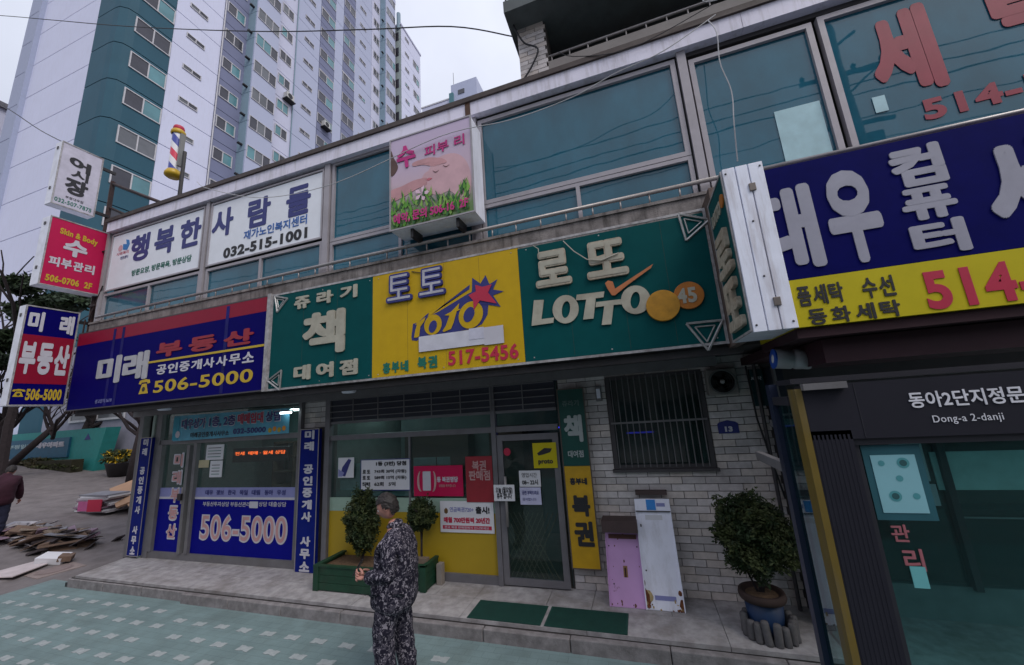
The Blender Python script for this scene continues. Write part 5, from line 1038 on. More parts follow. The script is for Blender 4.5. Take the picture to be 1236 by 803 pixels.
    me = bpy.data.meshes.new('hair'); bm.to_mesh(me); bm.free(); me.materials.append(hair_m); me.transform(HM); o = link('hair', me, t)
    sm = o.modifiers.new('solid', 'SOLIDIFY'); sm.thickness = .012; sm.offset = -1
    # clothes
    jk = [(0, 0, .70, .235, .27), (0, 0, .90, .24, .27), (-.02, 0, 1.12, .22, .25), (bend*.3-.02, 0, 1.34-bend*.05, .17, .20), (nk.x-.01, 0, nk.z+.0, .085, .10), (nk.x+.02, 0, nk.z+.065, .088, .094)]
    je = [(k, k+1) for k in range(5)]
    for s_ in (1, -1):
        a = arms[s_]; i = len(jk); e_ = Vector(a[1][:3]); w_ = Vector(a[2][:3]); m1 = (Vector(a[0][:3])+e_)/2; m2 = e_.lerp(w_, .5); m3 = e_.lerp(w_, .93)
        jk += [(a[0][0], a[0][1]*1.0, a[0][2]-.01, .095), (*m1, .083), (*e_, .078), (*m2, .070), (*m3, .056)]; je += [(3, i)]+[(k, k+1) for k in range(i, i+4)]
    jm = skinned('jacket', jk, je, top_m, 3)
    rr = random.Random(11)
    for v in jm.vertices:                                                    # folds
        p = v.co; nn_ = v.normal; a = .012*noise.noise(Vector((p.x*6, p.y*6, p.z*11)))+.008*noise.noise(p*17); v.co = p+nn_*a
    jm.transform(T); j = link('jacket', jm, t)
    tr = [(0, 0, .95, .155, .18)]; te = []
    for s_ in (1, -1):
        i = len(tr); tr += [(.0, s_*.10, .84, .125, .125), (.03+.05*s_, s_*.115, .62, .112, .108), (.01+.05*s_, s_*.115, .45, .105, .10), (-.02+.06*s_, s_*.115, .25, .098, .094), (-.02+.06*s_, s_*.115, .08, .088, .088)]; te += [(0, i)]+[(k, k+1) for k in range(i, i+4)]
    tm = skinned('trousers', tr, te, leg_m, 3)
    for v in tm.vertices:
        p = v.co; a = .012*noise.noise(Vector((p.x*5, p.y*5, p.z*14)))+.006*noise.noise(p*19); v.co = p+v.normal*a
    tm.transform(T); link('trousers', tm, t)
    for s_ in (1, -1): 
        sh_ = skinned('shoe', [(-.05+.06*s_, s_*.115, .055, .045, .048), (.05+.06*s_, s_*.12, .05, .045, .042), (.15+.06*s_, s_*.127, .04, .042, .034)], [(0, 1), (1, 2)], black, 2); sh_.transform(T); link('shoe', sh_, t)
    if phone:
        c = T @ Vector((.355, .01, 1.10)); o = MB().obox((0, 0, 0), (.012, .075, .15)).build('phone', black, None, bevel=.005); o.data.transform(Matrix.Translation(c) @ Matrix.Rotation(rz, 4, 'Z') @ Matrix.Rotation(-.55, 4, 'Y')); tag(o, 'black phone held in both hands of the person in camouflage', 'phone')
    return t
camo = camo_mat('camouflage', (.014, .013, .024), (.06, .055, .075), (.24, .22, .26), 34)
person('person in dark blue grey camouflage jacket and trousers looking at a phone', (-2.44, 3.45, .004), math.pi+.30, camo, camo, True)
person('person in dark maroon top and navy trousers at the left edge beside the paper pile', (-14.80, 5.25, gz(-14.80)), math.pi*.80, mat('maroon_cloth', (.035, .008, .018), .9, var=.2), mat('navy_cloth', (.012, .014, .035), .9, var=.2), False, .35)
# ================================================================== THE ROAD ON THE LEFT
pile = thing('paper_pile', 'sprawling heap of flattened cardboard, magazines and papers lying on the asphalt', 'pile', (-13.2, 5.3, gz(-13.2)))
pc = [mat('card_brown', (.15, .10, .075), .85, var=.2), mat('card_dark', (.055, .045, .05), .8, var=.3), mat('mag_white', (.42, .40, .43), .5, var=.1), mat('mag_mauve', (.22, .15, .2), .5, var=.3), mat('mag_grey', (.2, .2, .23), .6, var=.2), mat('mag_tan', (.22, .17, .13), .5, var=.2)]
rr = random.Random(5)
for k in range(110):
    u = rr.random(); x = -12.2-u*3.0; y = 5.75-(u*.25)+rr.gauss(0, .22); z = gz(x)+.03+rr.random()*.24*math.exp(-((y-5.6)/.4)**2)
    mb = MB(); l_, w_, h_ = rr.uniform(.25, .7), rr.uniform(.1, .3), rr.choice([.008, .012, .03, .045]); mb.obox((0, 0, 0), (l_, w_, h_)); o = mb.build('sheet', rr.choice(pc[:2]+pc), None); o.data.transform(Matrix.Translation((x, y, z)) @ Matrix.Rotation(rr.gauss(.3, .45), 4, 'Z') @ Matrix.Rotation(rr.gauss(0, .22), 4, 'Y') @ Matrix.Rotation(rr.gauss(0, .25), 4, 'X')); o.parent = pile; o.matrix_parent_inverse = Matrix.Translation(parent_loc(pile)).inverted()
t = thing('cardboard_sheet', 'flat white board lying on the asphalt in front of the paper pile', 'board', (-11.9, 4.55, gz(-12)))
MB().prism([(-13.0, 4.75), (-12.3, 4.2), (-11.45, 4.42), (-11.75, 4.98), (-12.35, 5.15)], 2, gz(-12)+.012, gz(-12)+.03).build('sheet', mat('board_pinkish', (.48, .42, .43), .7), t)
t = thing('torn_carton', 'crumpled white and black carton beside the flat white board', 'carton', (-11.75, 5.12, gz(-12)))
MB().obox((-11.85, 5.1, gz(-12)+.08), (.45, .25, .12), .5, .2, .15).build('flap', paper, t); MB().obox((-12.05, 5.2, gz(-12)+.12), (.4, .2, .03), .3, -.3, .1).build('flap', black, t); MB().obox((-11.65, 5.2, gz(-12)+.07), (.2, .2, .1), .9, .1, .2).build('flap', pc[0], t)
bx, by = -15.3, 7.45
t = thing('magazine_bundle', 'bundle of white and red magazines lying before the leaning cardboard', 'bundle', (bx, by, gz(bx)))
for k in range(11): MB().obox((bx+rr.uniform(-.06, .06), by+rr.uniform(-.05, .05), gz(bx)+.04+k*.045), (1.25+rr.uniform(-.2, .1), .62+rr.uniform(-.1, .05), .038), .12+rr.gauss(0, .08)).build('magazine', [pc[2], paper, pc[4], pc[3]][k % 4], t)
MB().obox((bx+.35, by-.36, gz(bx)+.25), (.5, .02, .32), .12).build('red_cover', inkred, t); MB().obox((bx-.2, by-.35, gz(bx)+.22), (.35, .02, .26), .12).build('magenta_cover', mat('magenta_cover', (.45, .1, .25), .5), t)
cx, cy = -15.0, 8.0
t = thing('cardboard_box', 'flattened brown cardboard box lying on top of rubbish beside the tree', 'box', (cx, cy, gz(cx)))
o = MB().obox((0, 0, 0), (1.75, .95, .05)).obox((.95, .1, -.03), (.25, .7, .04)).build('flattened_card', mat('kraft', (.36, .22, .14), .8, var=.08), t); o.data.transform(Matrix.Translation((cx, cy, gz(cx)+.52)) @ Matrix.Rotation(-.35, 4, 'Z') @ Matrix.Rotation(.22, 4, 'Y') @ Matrix.Rotation(.35, 4, 'X'))
for k in range(9): MB().obox((cx+rr.uniform(-.5, .5), cy+rr.uniform(-.25, .25), gz(cx)+rr.uniform(.05, .38)), (.6, .35, .05), rr.uniform(-1, 1), rr.uniform(-.3, .3), rr.uniform(-.3, .3)).build('scrap', rr.choice([pc[1], pc[4], pc[2], pc[1]]), t)

# apartment name wall with hedge
nw = thing('name_wall', 'low turquoise wall with dark blue panel carrying the apartment name', 'wall', (-27, 10.6, .9)); tq = mat('turquoise_paint', (.025, .235, .225), .6, var=.08, dirt=.1)
MB().prism([(-38, .8), (-22.7, .8), (-22.1, 2.93), (-38, 2.93)], 1, 10.5, 11.0).build('panel', tq, nw); B(-34, -24.5, 10.42, 10.5, 1.75, 2.62).build('name_panel', mat('deep_blue_panel', (.012, .09, .16), .5), nw)
q = FRONT(10.42); text(nw, '부평일동', q, -29.4, 2.22, -27.3, 2.42, mat('faded_name', (.3, .42, .45), .5), .03, .01); text(nw, '대우아파트', q, -27.0, 2.20, -24.8, 2.46, inkwhite, .07, .02)
polyplate(FRONT(10.5), [(-23.55, 2.45), (-23.1, 2.45), (-23.32, 2.72)], .01, .002).build('emblem', inkblue, nw)
hd = thing('hedge', 'low brown green clipped hedge in front of the turquoise wall', 'hedge', (-26, 10.1, 1.1)); hm_ = MB()
me = crown_mesh('foliage', (-26.2, 10.1, 1.38), 3.6, .38, .42, 9000, .12, [leaf_brown, leaf_olive], 13, .5); link('foliage', me, hd)
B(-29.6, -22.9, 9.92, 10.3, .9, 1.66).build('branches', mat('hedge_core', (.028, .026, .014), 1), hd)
# flower pot
fp = thing('flower_pot', 'black pot full of yellow flowers beyond the road near the turquoise wall', 'flower pot', (-20.6, 10.4, gz(-20.6)))
MB().lathe((-20.6, 10.4, gz(-20.6)), [(0, 0), (.32, 0), (.46, .5), (.48, .55), (0, .5)], 18).build('pot', black, fp, True); link('flowers', crown_mesh('flowers', (-20.6, 10.4, gz(-20.6)+.78), .75, .55, .32, 1500, .11, [yflower, leaf_olive], 3, .5), fp)
# bare trees
def bare_tree(label, x, y, h, r, seed, lean=(0, 0), lvl=3):
    t = thing('bare_tree', label, 'tree', (x, y, gz(x))); rr = random.Random(seed); mb = MB(); top = Vector((x+lean[0], y+lean[1], gz(x)+h*.45)); base = Vector((x, y, gz(x)-.1)); mid = base.lerp(top, .5)+Vector((rr.uniform(-.1, .1), 0, 0))
    mb.tube([base, mid, top], [r*1.25, r, r*.8], 8)
    mb.build('trunk', bark, t, True); cb = MB()
    for k in range(5): branches(cb, top+Vector((0, 0, -.12*k)), Vector((rr.uniform(-1, 1), rr.uniform(-.8, .8), rr.uniform(.4, 1.3))).normalized(), h*.34, r*.5, lvl, rr)
    cb.build('crown', bark, t); return t
bare_tree('dark leafless tree rising beside the left corner sign of the shops', -17.2, 9.0, 5.2, .12, 4, (.1, .1))
bare_tree('second leafless trunk close behind the corner tree', -18.3, 9.7, 5.0, .12, 9, (-.3, .2))
bare_tree('thick leaning leafless tree before the name panel at the far left', -24.2, 8.4, 4.0, .13, 21, (1.9, .6), 2)
bare_tree('leafless tree trunk standing behind the turquoise wall', -25.6, 11.15, 4.6, .20, 31, (.9, 0), 2)
bare_tree('thick dark tree trunk at the left edge of the picture', -25.6, 8.6, 4.4, .18, 17, (.1, .2), 2)
# pines
def pine(label, x, y, z, rx, rz, seed, base):
    t = thing('pine_tree', label, 'tree', (x, y, base)); mb = MB(); rr = random.Random(seed); branches(mb, Vector((x, y, base)), Vector((0, 0, 1)), z-base, .16, 2, rr); mb.build('trunk', bark, t); its = MB()
    vs = []; fs = []; mi = []
    for k in range(7):
        c = (x+rr.uniform(-.9, .9)*rx, y+rr.uniform(-.5, .5), z+rr.uniform(-.9, .9)*rz); me = crown_mesh('c', c, rx*.55, rx*.45, rz*.30, 1500, .16, [leaf_pine, leaf_dark], seed+k, .3); o = len(vs)
        vs += [tuple(v.co) for v in me.vertices]; fs += [tuple(i+o for i in p.vertices) for p in me.polygons]; mi += [p.material_index for p in me.polygons]
    me = bpy.data.meshes.new('crown'); me.from_pydata(vs, [], fs); me.materials.append(leaf_pine); me.materials.append(leaf_dark); me.polygons.foreach_set('material_index', mi); link('crown', me, t)
pine('dark pine tree with spreading boughs behind the projecting signs', -21.6, 7.6, 7.5, 1.7, 1.5, 3, 1.0)
pine('lower pine tree at the left edge below the crimson sign', -24.8, 8.2, 6.3, 1.5, 1.3, 12, 1.3)
# guard booth
gb = thing('guard_booth', 'small pale glass guard booth beyond the road behind the corner tree', 'booth', (-22.3, 13, 1)); B(-23.2, -21.3, 12.5, 14.3, 1.0, 1.6).build('base', white_p, gb); B(-23.1, -21.4, 12.6, 14.2, 1.6, 3.0).build('glazing', mat('booth_glass', (.25, .38, .45), .2, var=.1), gb)
B(-23.5, -21.0, 12.3, 14.5, 3.0, 3.2).build('roof', graypaint, gb); MB().box(-22.3, -22.24, 12.57, 12.6, 1.6, 3.0).box(-23.2, -23.1, 12.5, 12.6, 1.6, 3).box(-21.4, -21.3, 12.5, 12.6, 1.6, 3).build('frame', alu, gb)
t = thing('boundary_fence', 'brown boarded fence between the turquoise wall and the booth', 'fence', (-21.5, 11.6, 1)); 
for k in range(9): B(-22.1+k*.30, -21.83+k*.30, 11.55, 11.6, .9, 1.95+.02*(k % 2)).build('board', mat('fence_brown', (.06, .035, .03), .8, dirt=.3), t)
B(-24, -17.5, 15.5, 15.7, 1, 3.4).build('rear_wall', mat('rear_wall', (.22, .21, .24), .9, dirt=.3), None)
tag(bpy.data.objects['rear_wall'], 'plain grey boundary wall behind the guard booth', 'wall')

# ================================================================== APARTMENT TOWER
tw = thing('apartment_tower', 'tall apartment slab with teal, white, violet and pale blue wall sections', 'apartment tower', (-32, 30, 1.5))
P_ = mat('tower_joint', (.16, .16, .19), .9)
T_white = mat('tower_white', (.62, .65, .83), .75, var=.03, scale=.4, dirt=.18, dirtcol=(.42, .40, .45), streak=True); T_teal = mat('tower_teal', (.02, .085, .13), .7, var=.08, scale=.6, dirt=.2, dirtcol=(.03, .11, .14), streak=True)
T_vio = mat('tower_violet', (.18, .20, .32), .75, var=.05, scale=.5, dirt=.15, dirtcol=(.15, .15, .24), streak=True); T_blue = mat('tower_pale_blue', (.42, .46, .62), .75, var=.03, scale=.4, dirt=.12, dirtcol=(.32, .36, .48), streak=True)
T_strip = mat('tower_grey_teal', (.22, .32, .40), .75, var=.05); T_left = mat('tower_left_blue', (.34, .38, .52), .75, var=.04)
T_pale = mat('tower_lilac', (.55, .57, .73), .75, var=.04, scale=.4, dirt=.15, dirtcol=(.38, .36, .42), streak=True)
wf = mat('tower_window_frame', (.50, .50, .54), .5); wg1 = mat('tower_glass_dark', (.045, .045, .06), .12, var=.3, scale=.5, spec=.6); wg2 = mat('tower_glass_teal', (.10, .24, .28), .12, var=.3, scale=.5, spec=.6); wg3 = mat('tower_glass_grey', (.14, .15, .17), .15, var=.3, scale=.5)
X0, Y0, ZB, FL, NF = -28.67, 11.35, 1.55, 2.8, 23
SEAM = 27.4-2.8*9                                    # first joint height
ROOF = 66.4
core = MB()
core.box(-41.3, -29.6, Y0+.14, 41.0, ZB, ROOF-.05); core.box(-29.6, X0-.16, Y0+1.0, 41.0, ZB, ROOF-.05); core.build('wall', P_, tw)
def zlow(y): return 12.0 if y < 20 else (18.0 if y < 27 else 26.0)
def panel_col(y0, y1, m_, x=X0, top=ROOF, depth=.14):
    """stack of storey high wall panels with open joints, east face"""
    me = MB().box(-depth, 0, y0+.02, y1-.02, .025, FL-.025).mesh('wall_panel', m_); k = 0; z = SEAM-FL
    while z+FL < zlow(y0): z += FL
    while z < top-.1:
        o = link('wall_panel', me, tw, loc=(x, 0, z)); 
        if z+FL > top: o.scale.z = (top-z)/FL
        z += FL
    return me
def stack(y0, y1, ztop, h, x, cols, mulls=1, frame=.07, zmax=66, zmin=3, glass_cols=None, blank=()):
    """column of windows, east face: frame ring with panes"""
    fr_me = ring(EASTF(0), y0, y1, 0, h, frame, .06, 0, [y0+(y1-y0)*(i+1)/(mulls+1) for i in range(mulls)]).mesh('window', wf)
    pane = {}
    cuts = [y0+frame]+[c for i in range(mulls) for c in (y0+(y1-y0)*(i+1)/(mulls+1)-frame/2, y0+(y1-y0)*(i+1)/(mulls+1)+frame/2)]+[y1-frame]
    z = ztop-h; zz = []
    while z > zmin: z -= FL
    z += FL
    while z < zlow(y0): z += FL
    rr = random.Random(int(y0*100))
    while z < zmax-h:
        o = link('window', fr_me, tw, loc=(x, 0, z))
        for i in range(0, len(cuts), 2):
            g_ = rr.choice([0, 1, 1, 2]) if cols is None else cols[(i//2) % len(cols)] if rr.random() < .7 else rr.choice([0, 1, 2])
            if (i, g_) not in pane: pane[(i, g_)] = MB().box(.004, .02, cuts[i], cuts[i+1], frame, h-frame).mesh('pane', [wg1, wg2, wg3][g_])
            p = bpy.data.objects.new('pane', pane[(i, g_)]); COL.objects.link(p); p.parent = o
        z += FL
# teal corner: chamfered end, front face part and side
me = MB().prism([(-31.35, Y0-.02), (-29.55, Y0-.02), (-29.1, Y0+.03), (-28.75, Y0+.32), (X0+.02, Y0+.75), (X0+.02, 14.07), (X0-.14, 14.07), (X0-.14, Y0+.7), (-29.3, Y0+.12), (-31.35, Y0+.12)], 2, .03, FL-.03).mesh('wall_panel', T_teal)
z = SEAM-FL
while z < ROOF-1: link('wall_panel', me, tw, loc=(0, 0, z)); z += FL
for (a, b, m_, y_) in ((-38.75, -31.38, T_white, Y0), (-41.3, -38.78, T_left, Y0+.05)):
    me = MB().box(a, b, y_, y_+.13, .025, FL-.025).mesh('wall_panel', m_); z = SEAM-FL-.9
    while z < ROOF-1: link('wall_panel', me, tw, loc=(0, 0, z)); z += FL
MB().box(-38.9, -38.7, Y0-.25, Y0, ZB, ROOF).build('corner_fin', T_left, tw)
panel_col(14.08, 17.25, T_white); stack(14.87, 16.13, 24.36+1.91, .40, X0, [2, 0], 1, .06)
stack(12.03, 14.05, 24.36, 1.22, X0+.02, [0, 1], 1, .07)
MB().tube([(X0+.08, 17.28, ZB), (X0+.08, 17.28, ROOF)], .05, 6).build('drainpipe', wf, tw)
panel_col(17.27, 19.22, T_vio); stack(17.42, 18.92, 24.36-.38, 1.05, X0, [0, 1], 1)
# bay projecting 1 m
def bay(y0, y1, wy0, wy1, x1, m_side, m_front, ztop, name='bay'):
    me = MB().box(X0-.1, x1-.12, y0, y0+.1, 0.02, FL-.02).mesh('wall_panel', m_side); z = SEAM-FL
    while z+FL < zlow(y0): z += FL
    while z < ROOF-1: link('wall_panel', me, tw, loc=(0, 0, z)); z += FL
    panel_col(y0, y1, m_front, x1, ROOF, .25); MB().box(X0-.1, x1-.2, y0+.1, y1, ZB, ROOF-.1).build('wall', P_, tw)
    stack(wy0, wy1, ztop, 1.15, x1, [2, 2, 0], 2, .05)
    for k in range(6, 23):
        if k % 1 == 0: MB().box(x1-.55, x1-.35, y0-.35, y0, SEAM-FL+k*FL+.5, SEAM-FL+k*FL+.62).build('vent_pipe', black, tw) if k < 22 else None
bay(19.20, 21.42, 19.28, 21.36, X0+1.0, T_strip, T_blue, 24.36+.75+.05)
panel_col(21.5, 24.0, T_pale); stack(22.33, 23.6, 24.36-.1+.05, 1.05, X0, [1, 0], 1)
MB().tube([(X0+.08, 24.0, ZB), (X0+.08, 24.0, ROOF)], .05, 6).build('drainpipe', T_strip, tw)
panel_col(24.02, 26.98, T_blue); stack(24.95, 26.2, 24.36-1.27+.05, .45, X0, [0, 0], 1, .05)
panel_col(27.0, 29.1, T_vio); stack(27.03, 29.07, 24.36-.50, 1.1, X0, [0, 1], 1, .05)
panel_col(29.12, 30.40, T_blue)
panel_col(30.42, 32.38, T_vio); stack(30.45, 32.35, 24.36-.45, 1.1, X0, [0, 1], 1, .05)
panel_col(32.4, 35.55, T_blue); stack(33.2, 34.4, 24.36-1.08+.05, .45, X0, [0, 0], 1, .05)
panel_col(35.57, 37.35, T_pale); stack(35.9, 37.1, 24.36+.08, 1.05, X0, [0, 2], 1)
bay(37.36, 39.6, 37.45, 39.5, X0+1.0, T_strip, T_blue, 24.36+.75)
# lower end block
EX = -27.0; MB().box(-38, EX-.1, 40.1, 45.4, ZB, 60.6).build('wall', P_, tw)
panel_col(40.0, 45.45, T_white, EX, 60.7); me = MB().box(-29, EX, 39.99, 40.08, .02, FL-.02).mesh('wall_panel', mat('tower_green_grey', (.30, .36, .36), .8)); z = SEAM+FL*6
while z < 59: link('wall_panel', me, tw, loc=(0, 0, z)); z += FL
stack(41.0, 42.1, 24.36-1.0, .5, EX, [0, 0], 1, .05, 60); stack(43.2, 44.9, 24.36-.2, 1.1, EX, [0, 1], 1, .06, 60)
wm = MB().box(-28.4, -27.35, 39.96, 39.985, 0, 1.5).mesh('stair_window', wg1); z = 30
while z < 59: link('stair_window', wm, tw, loc=(0, 0, z)); z += FL
MB().box(-38.1, EX+.1, 39.9, 45.6, 60.7, 61.0).build('parapet', T_pale, tw); MB().box(-41.5, X0+.1, Y0-.1, 41, ROOF, ROOF+.8).build('parapet', T_pale, tw)
MB().tube([(EX-.4, 40.05, 60), (EX-.4, 40.05, 63)], .30, 10).build('chimney', T_strip, tw)
acs = mat('ac_white', (.5, .5, .5), .5)
for y, z in ((23.4, 33.2), (28.0, 33.7)):
    o = B(X0+.02, X0+.5, y-.4, y+.4, z, z+.7).build('ac_unit', acs, tw, bevel=.03); MB().disc((X0+.51, y-.05, z+.36), .26, 0, 16).build('fan', black, o); B(X0+.0, X0+.6, y-.5, y+.5, z-.1, z-.02).build('shelf', black, o)
for y, z in ((29.1, 40.5), (29.1, 49), (32.4, 43.5)): MB().box(X0+.0, X0+.04, y-2.1, y, z, z+.16).build('white_band', wf, tw)
# ground level window of the tower seen below the signs
o = ring(FRONT(Y0-.01), -26.9, -22.6, 3.3, 3.95, .1, .05, 0, (-24.7,)).build('low_building_window', wf, None)
lb = thing('low_building', 'low lilac grey building with a wide window behind the turquoise wall', 'building', (-30, 12, 1)); B(-45, -18.6, 11.36, 11.6, .5, 7.2).build('wall', mat('lilac_render', (.30, .30, .38), .85, var=.05, dirt=.15), lb)
o.parent = lb; o.matrix_parent_inverse = Matrix.Translation(parent_loc(lb)).inverted(); o.name = 'window'; B(-26.8, -22.7, 11.33, 11.34, 3.4, 3.85).build('pane', wg3, o)
# far buildings
fb_ = thing('far_tower', 'pale blue apartment block far behind between the tower end and the shop roof', 'apartment tower', (-29, 60, 0))
B(-28.6, -22.9, 60, 75, 0, 69.0).build('wall', T_blue, fb_); B(-35.7, -28.3, 60.5, 75, 0, 66.3).build('wall', T_pale, fb_); B(-28.9, -28.0, 59.6, 60.4, 0, 66.8).build('stair_wall', mat('far_teal', (.08, .2, .24), .7), fb_)
for k in range(3): B(-27.0, -25.6, 59.9, 60, 66.2-2.9*k, 67.2-2.9*k).build('window', wg1, fb_)
for k in range(4): B(-25.8, -23.4, 59.5, 60, 63.6-2.9*k, 63.9-2.9*k).build('balcony', wf, fb_)
MB().tube([(-28.4, 61, 69), (-28.4, 61, 73)], .05, 5).build('aerial', black, fb_); B(-36, -28.2, 60.4, 60.6, 66.3, 66.6).build('parapet', wf, fb_)
lf = thing('left_tower', 'sliver of a pale tower with dark windows at the far left edge', 'apartment tower', (-64, 20, 0)); B(-70, -60, 15.4, 30, 0, 37.3).build('wall', T_pale, lf)
for k in range(7): B(-60, -59.95, 15.6, 16.4, 35-2.8*k-1.2, 35-2.8*k).build('window', wg3, lf)
B(-70.3, -59.7, 15.2, 30.2, 37.3, 37.9).build('parapet', P_, lf)

# ================================================================== BUS SHELTER AT THE RIGHT
bs = thing('bus_shelter', 'dark grey bus stop shelter with white stop name over tinted glass at the right', 'bus shelter', (1.6, 2.8, 0)); dk = mat('shelter_grey', (.018, .018, .026), .6, 0, var=.06, spec=.15); dk2 = mat('shelter_dark', (.02, .02, .028), .5)
B(.865, 1.045, 2.50, 2.62, 0, 2.28).build('column', dk, bs); cr_m = MB()
for k in range(9): cr_m.box(.872+k*.019, .882+k*.019, 2.4985, 2.50, .0, 2.26)
cr_m.build('ribs', dk, bs)
B(.830, .862, 2.495, 2.60, 0, 2.51).build('yellow_strip', mat('worn_yellow_strip', (.13, .088, .012), .6, dirt=.8, dirtcol=(.10, .085, .06), streak=True), bs)
B(.865, 3.6, 2.50, 2.60, 2.235, 2.525).build('header', dk, bs); B(1.05, 3.6, 2.52, 2.56, 2.20, 2.232).build('header_edge', dk2, bs); B(.862, 1.06, 2.46, 2.499, 2.50, 2.535).build('cap', graypaint, bs)
for x in (1.10, 1.9): B(x, x+.004, 2.498, 2.50, 2.24, 2.52).build('seam', dk2, bs)
q = FRONT(2.5); lw = mat('shelter_letter', (.62, .62, .68), .5)
text(bs, '동아2단지정문', q, 1.315, 2.375, 1.755, 2.455, lw, .02, .002, slope=0); text(bs, 'Dong-a 2-danji', q, 1.39, 2.29, 1.655, 2.335, lw, .0, .002)
B(1.05, 1.075, 2.53, 2.56, .0, 2.2).build('glass_frame', dk2, bs); B(1.078, 3.6, 2.545, 2.553, .35, 2.198).build('pane', clearglass, bs); B(1.075, 3.6, 2.53, 2.56, .30, .35).build('glass_frame', dk2, bs); B(3.6, 3.75, 2.50, 2.62, 0, 2.5).build('column', dk, bs)
B(.86, 3.7, 2.62, 2.86, 2.54, 2.57).build('roof', dk2, bs); B(.838, .85, 2.60, 2.84, .25, 2.42).build('side_pane', clearglass, bs); B(.815, .86, 2.86, 2.93, 0, 2.55).build('post', mat('blue_black_post', (.012, .018, .04), .4), bs); B(.82, .86, 2.60, 2.86, 2.42, 2.47).build('side_rail', dk2, bs); B(.82, .86, 2.93, 3.5, 2.0, 2.06).build('side_rail', graypaint, bs)
B(1.085, 1.33, 2.5405, 2.5445, 1.83, 2.195).build('poster_board', mat('poster_teal', (.015, .085, .11), .6), bs); 
q = FRONT(2.543)
po = thing('shelter_poster', 'pale blue poster with five dark dots behind the shelter glass', 'poster', (1.2, 2.54, 1.85)); B(1.115, 1.30, 2.5375, 2.540, 1.865, 2.145).build('sheet', mat('poster_blue', (.20, .42, .48), .6, var=.04), po)
for x, z, r in ((1.155, 2.105, .014), (1.245, 2.105, .026), (1.215, 2.03, .015), (1.18, 1.945, .026), (1.265, 1.945, .015)):
    MB().disc((x, 2.5365, z), r, 1, 20).build('dot', mat('dot_mid', (.06, .25, .28), .6), po)
    if r > .02: MB().disc((x, 2.5355, z), r*.6, 1, 16).build('dot', mat('dot_dark', (.02, .08, .09), .6), po)
text(bs, '관', q, 1.125, 1.73, 1.20, 1.81, mat('window_pink', (.30, .10, .12), .6), .02, .002); text(bs, '리', q, 1.15, 1.60, 1.23, 1.70, MATS['window_pink'], .02, .002)
B(1.165, 1.225, 2.538, 2.543, 1.525, 1.62).build('mint_note', tealpaper, bs)
# laundry shop interior seen through the glass
lsf = thing('laundry_shop_front', 'dim shop front behind the shelter glass with pale counter and sheets', 'shop front', (3, 5.6, 0)); B(1.52, 6, 5.5, 5.56, .1, .42).build('sill', mat('sill_grey', (.22, .25, .25), .7), lsf)
MB().box(1.52, 1.62, 5.45, 5.55, .1, 2.9).box(1.62, 6, 5.45, 5.55, 2.2, 2.9).box(3.0, 3.06, 5.45, 5.55, .4, 2.2).box(4.6, 4.66, 5.45, 5.55, .4, 2.2).build('frame', dark_frame, lsf); B(1.62, 6, 5.52, 5.526, .42, 2.2).build('pane', shopglass, lsf)
B(2.95, 6, 5.50, 5.515, 1.36, 1.75).build('pale_board', mat('pale_mint_board', (.55, .75, .72), .7), lsf); B(2.62, 2.9, 5.50, 5.515, 1.45, 1.9).build('sheet', paper, lsf); B(2.62, 2.93, 5.50, 5.515, 1.2, 1.42).build('sheet', paper, lsf)
B(1.5, 6, 8, 8.1, 0, 3).build('room_wall', dark_in, lsf); B(3.0, 4.2, 5.50, 5.515, 1.08, 1.095).build('rail', steel, lsf); B(1.9, 5, 6.2, 6.5, .2, 1.0).build('counter', mat('counter2', (.06, .07, .07), .5), lsf)
ter2 = MB().box(1.56, 9, 3.95, 5.6, -.02, .10); tag(ter2.build('footpath', granite), 'pale stone footpath behind the bus shelter', kind='structure')
# clutter column between brick wall and shelter
ck = thing('side_window', 'narrow dark shop window with teal sheet at the end of the brick wall', 'window', (1.6, 5.2, .15)); B(1.52, 1.60, 5.05, 5.46, .12, 2.8).build('frame', mat('blue_black', (.02, .024, .04), .5), ck); B(1.50, 1.52, 5.0, 5.08, .12, 2.8).build('frame', graypaint, ck); B(1.36, 1.50, 5.40, 5.44, 2.35, 2.8).build('teal_sheet', mat('dark_teal_sheet', (.015, .06, .07), .5), ck); text(ck, '세탁', FRONT(5.39), 1.36, 2.66, 1.48, 2.71, paper, .03, .002)
MB().tube([(1.40, 5.35, .15), (1.41, 5.36, 2.9)], .02, 6).build('pipe', dark_frame, ck); MB().tube([(1.33, 5.38, 2.85), (1.34, 5.36, 2.2), (1.42, 5.34, 1.6), (1.47, 5.36, 1.3)], .012, 5).build('cable', black, ck); B(1.30, 1.55, 4.7, 4.76, 2.15, 2.22).build('bracket', graypaint, ck)

# ================================================================== CABLES
def cable(label, pts, r, m_, sub=6):
    P = [Vector(p) for p in pts]; out_ = []
    for i in range(len(P)-1):
        p0, p1, p2, p3 = P[max(i-1, 0)], P[i], P[i+1], P[min(i+2, len(P)-1)]
        for k in range(sub):
            s = k/sub; out_.append(.5*((2*p1)+(p2-p0)*s+(2*p0-5*p1+4*p2-p3)*s*s+(3*p1-p0-3*p2+p3)*s**3))
    out_.append(P[-1]); return tag(MB().tube(out_, r, 5).build('cable', m_), label, 'cable')
bc = mat('black_cable', (.015, .015, .02), .6); wc = mat('pale_cable2', (.42, .42, .44), .6)
cable('dark cable crossing the sky in front of the tower', [(-24, 4.1, 18.7), (-16.69, 4.1, 15.07), (-13.66, 4.1, 13.53), (-9.85, 4.1, 11.6), (-5.89, 4.1, 9.72), (-3.45, 4.1, 8.68), (-1.91, 4.1, 8.05), (-1.04, 4.25, 7.66)], .009, bc)
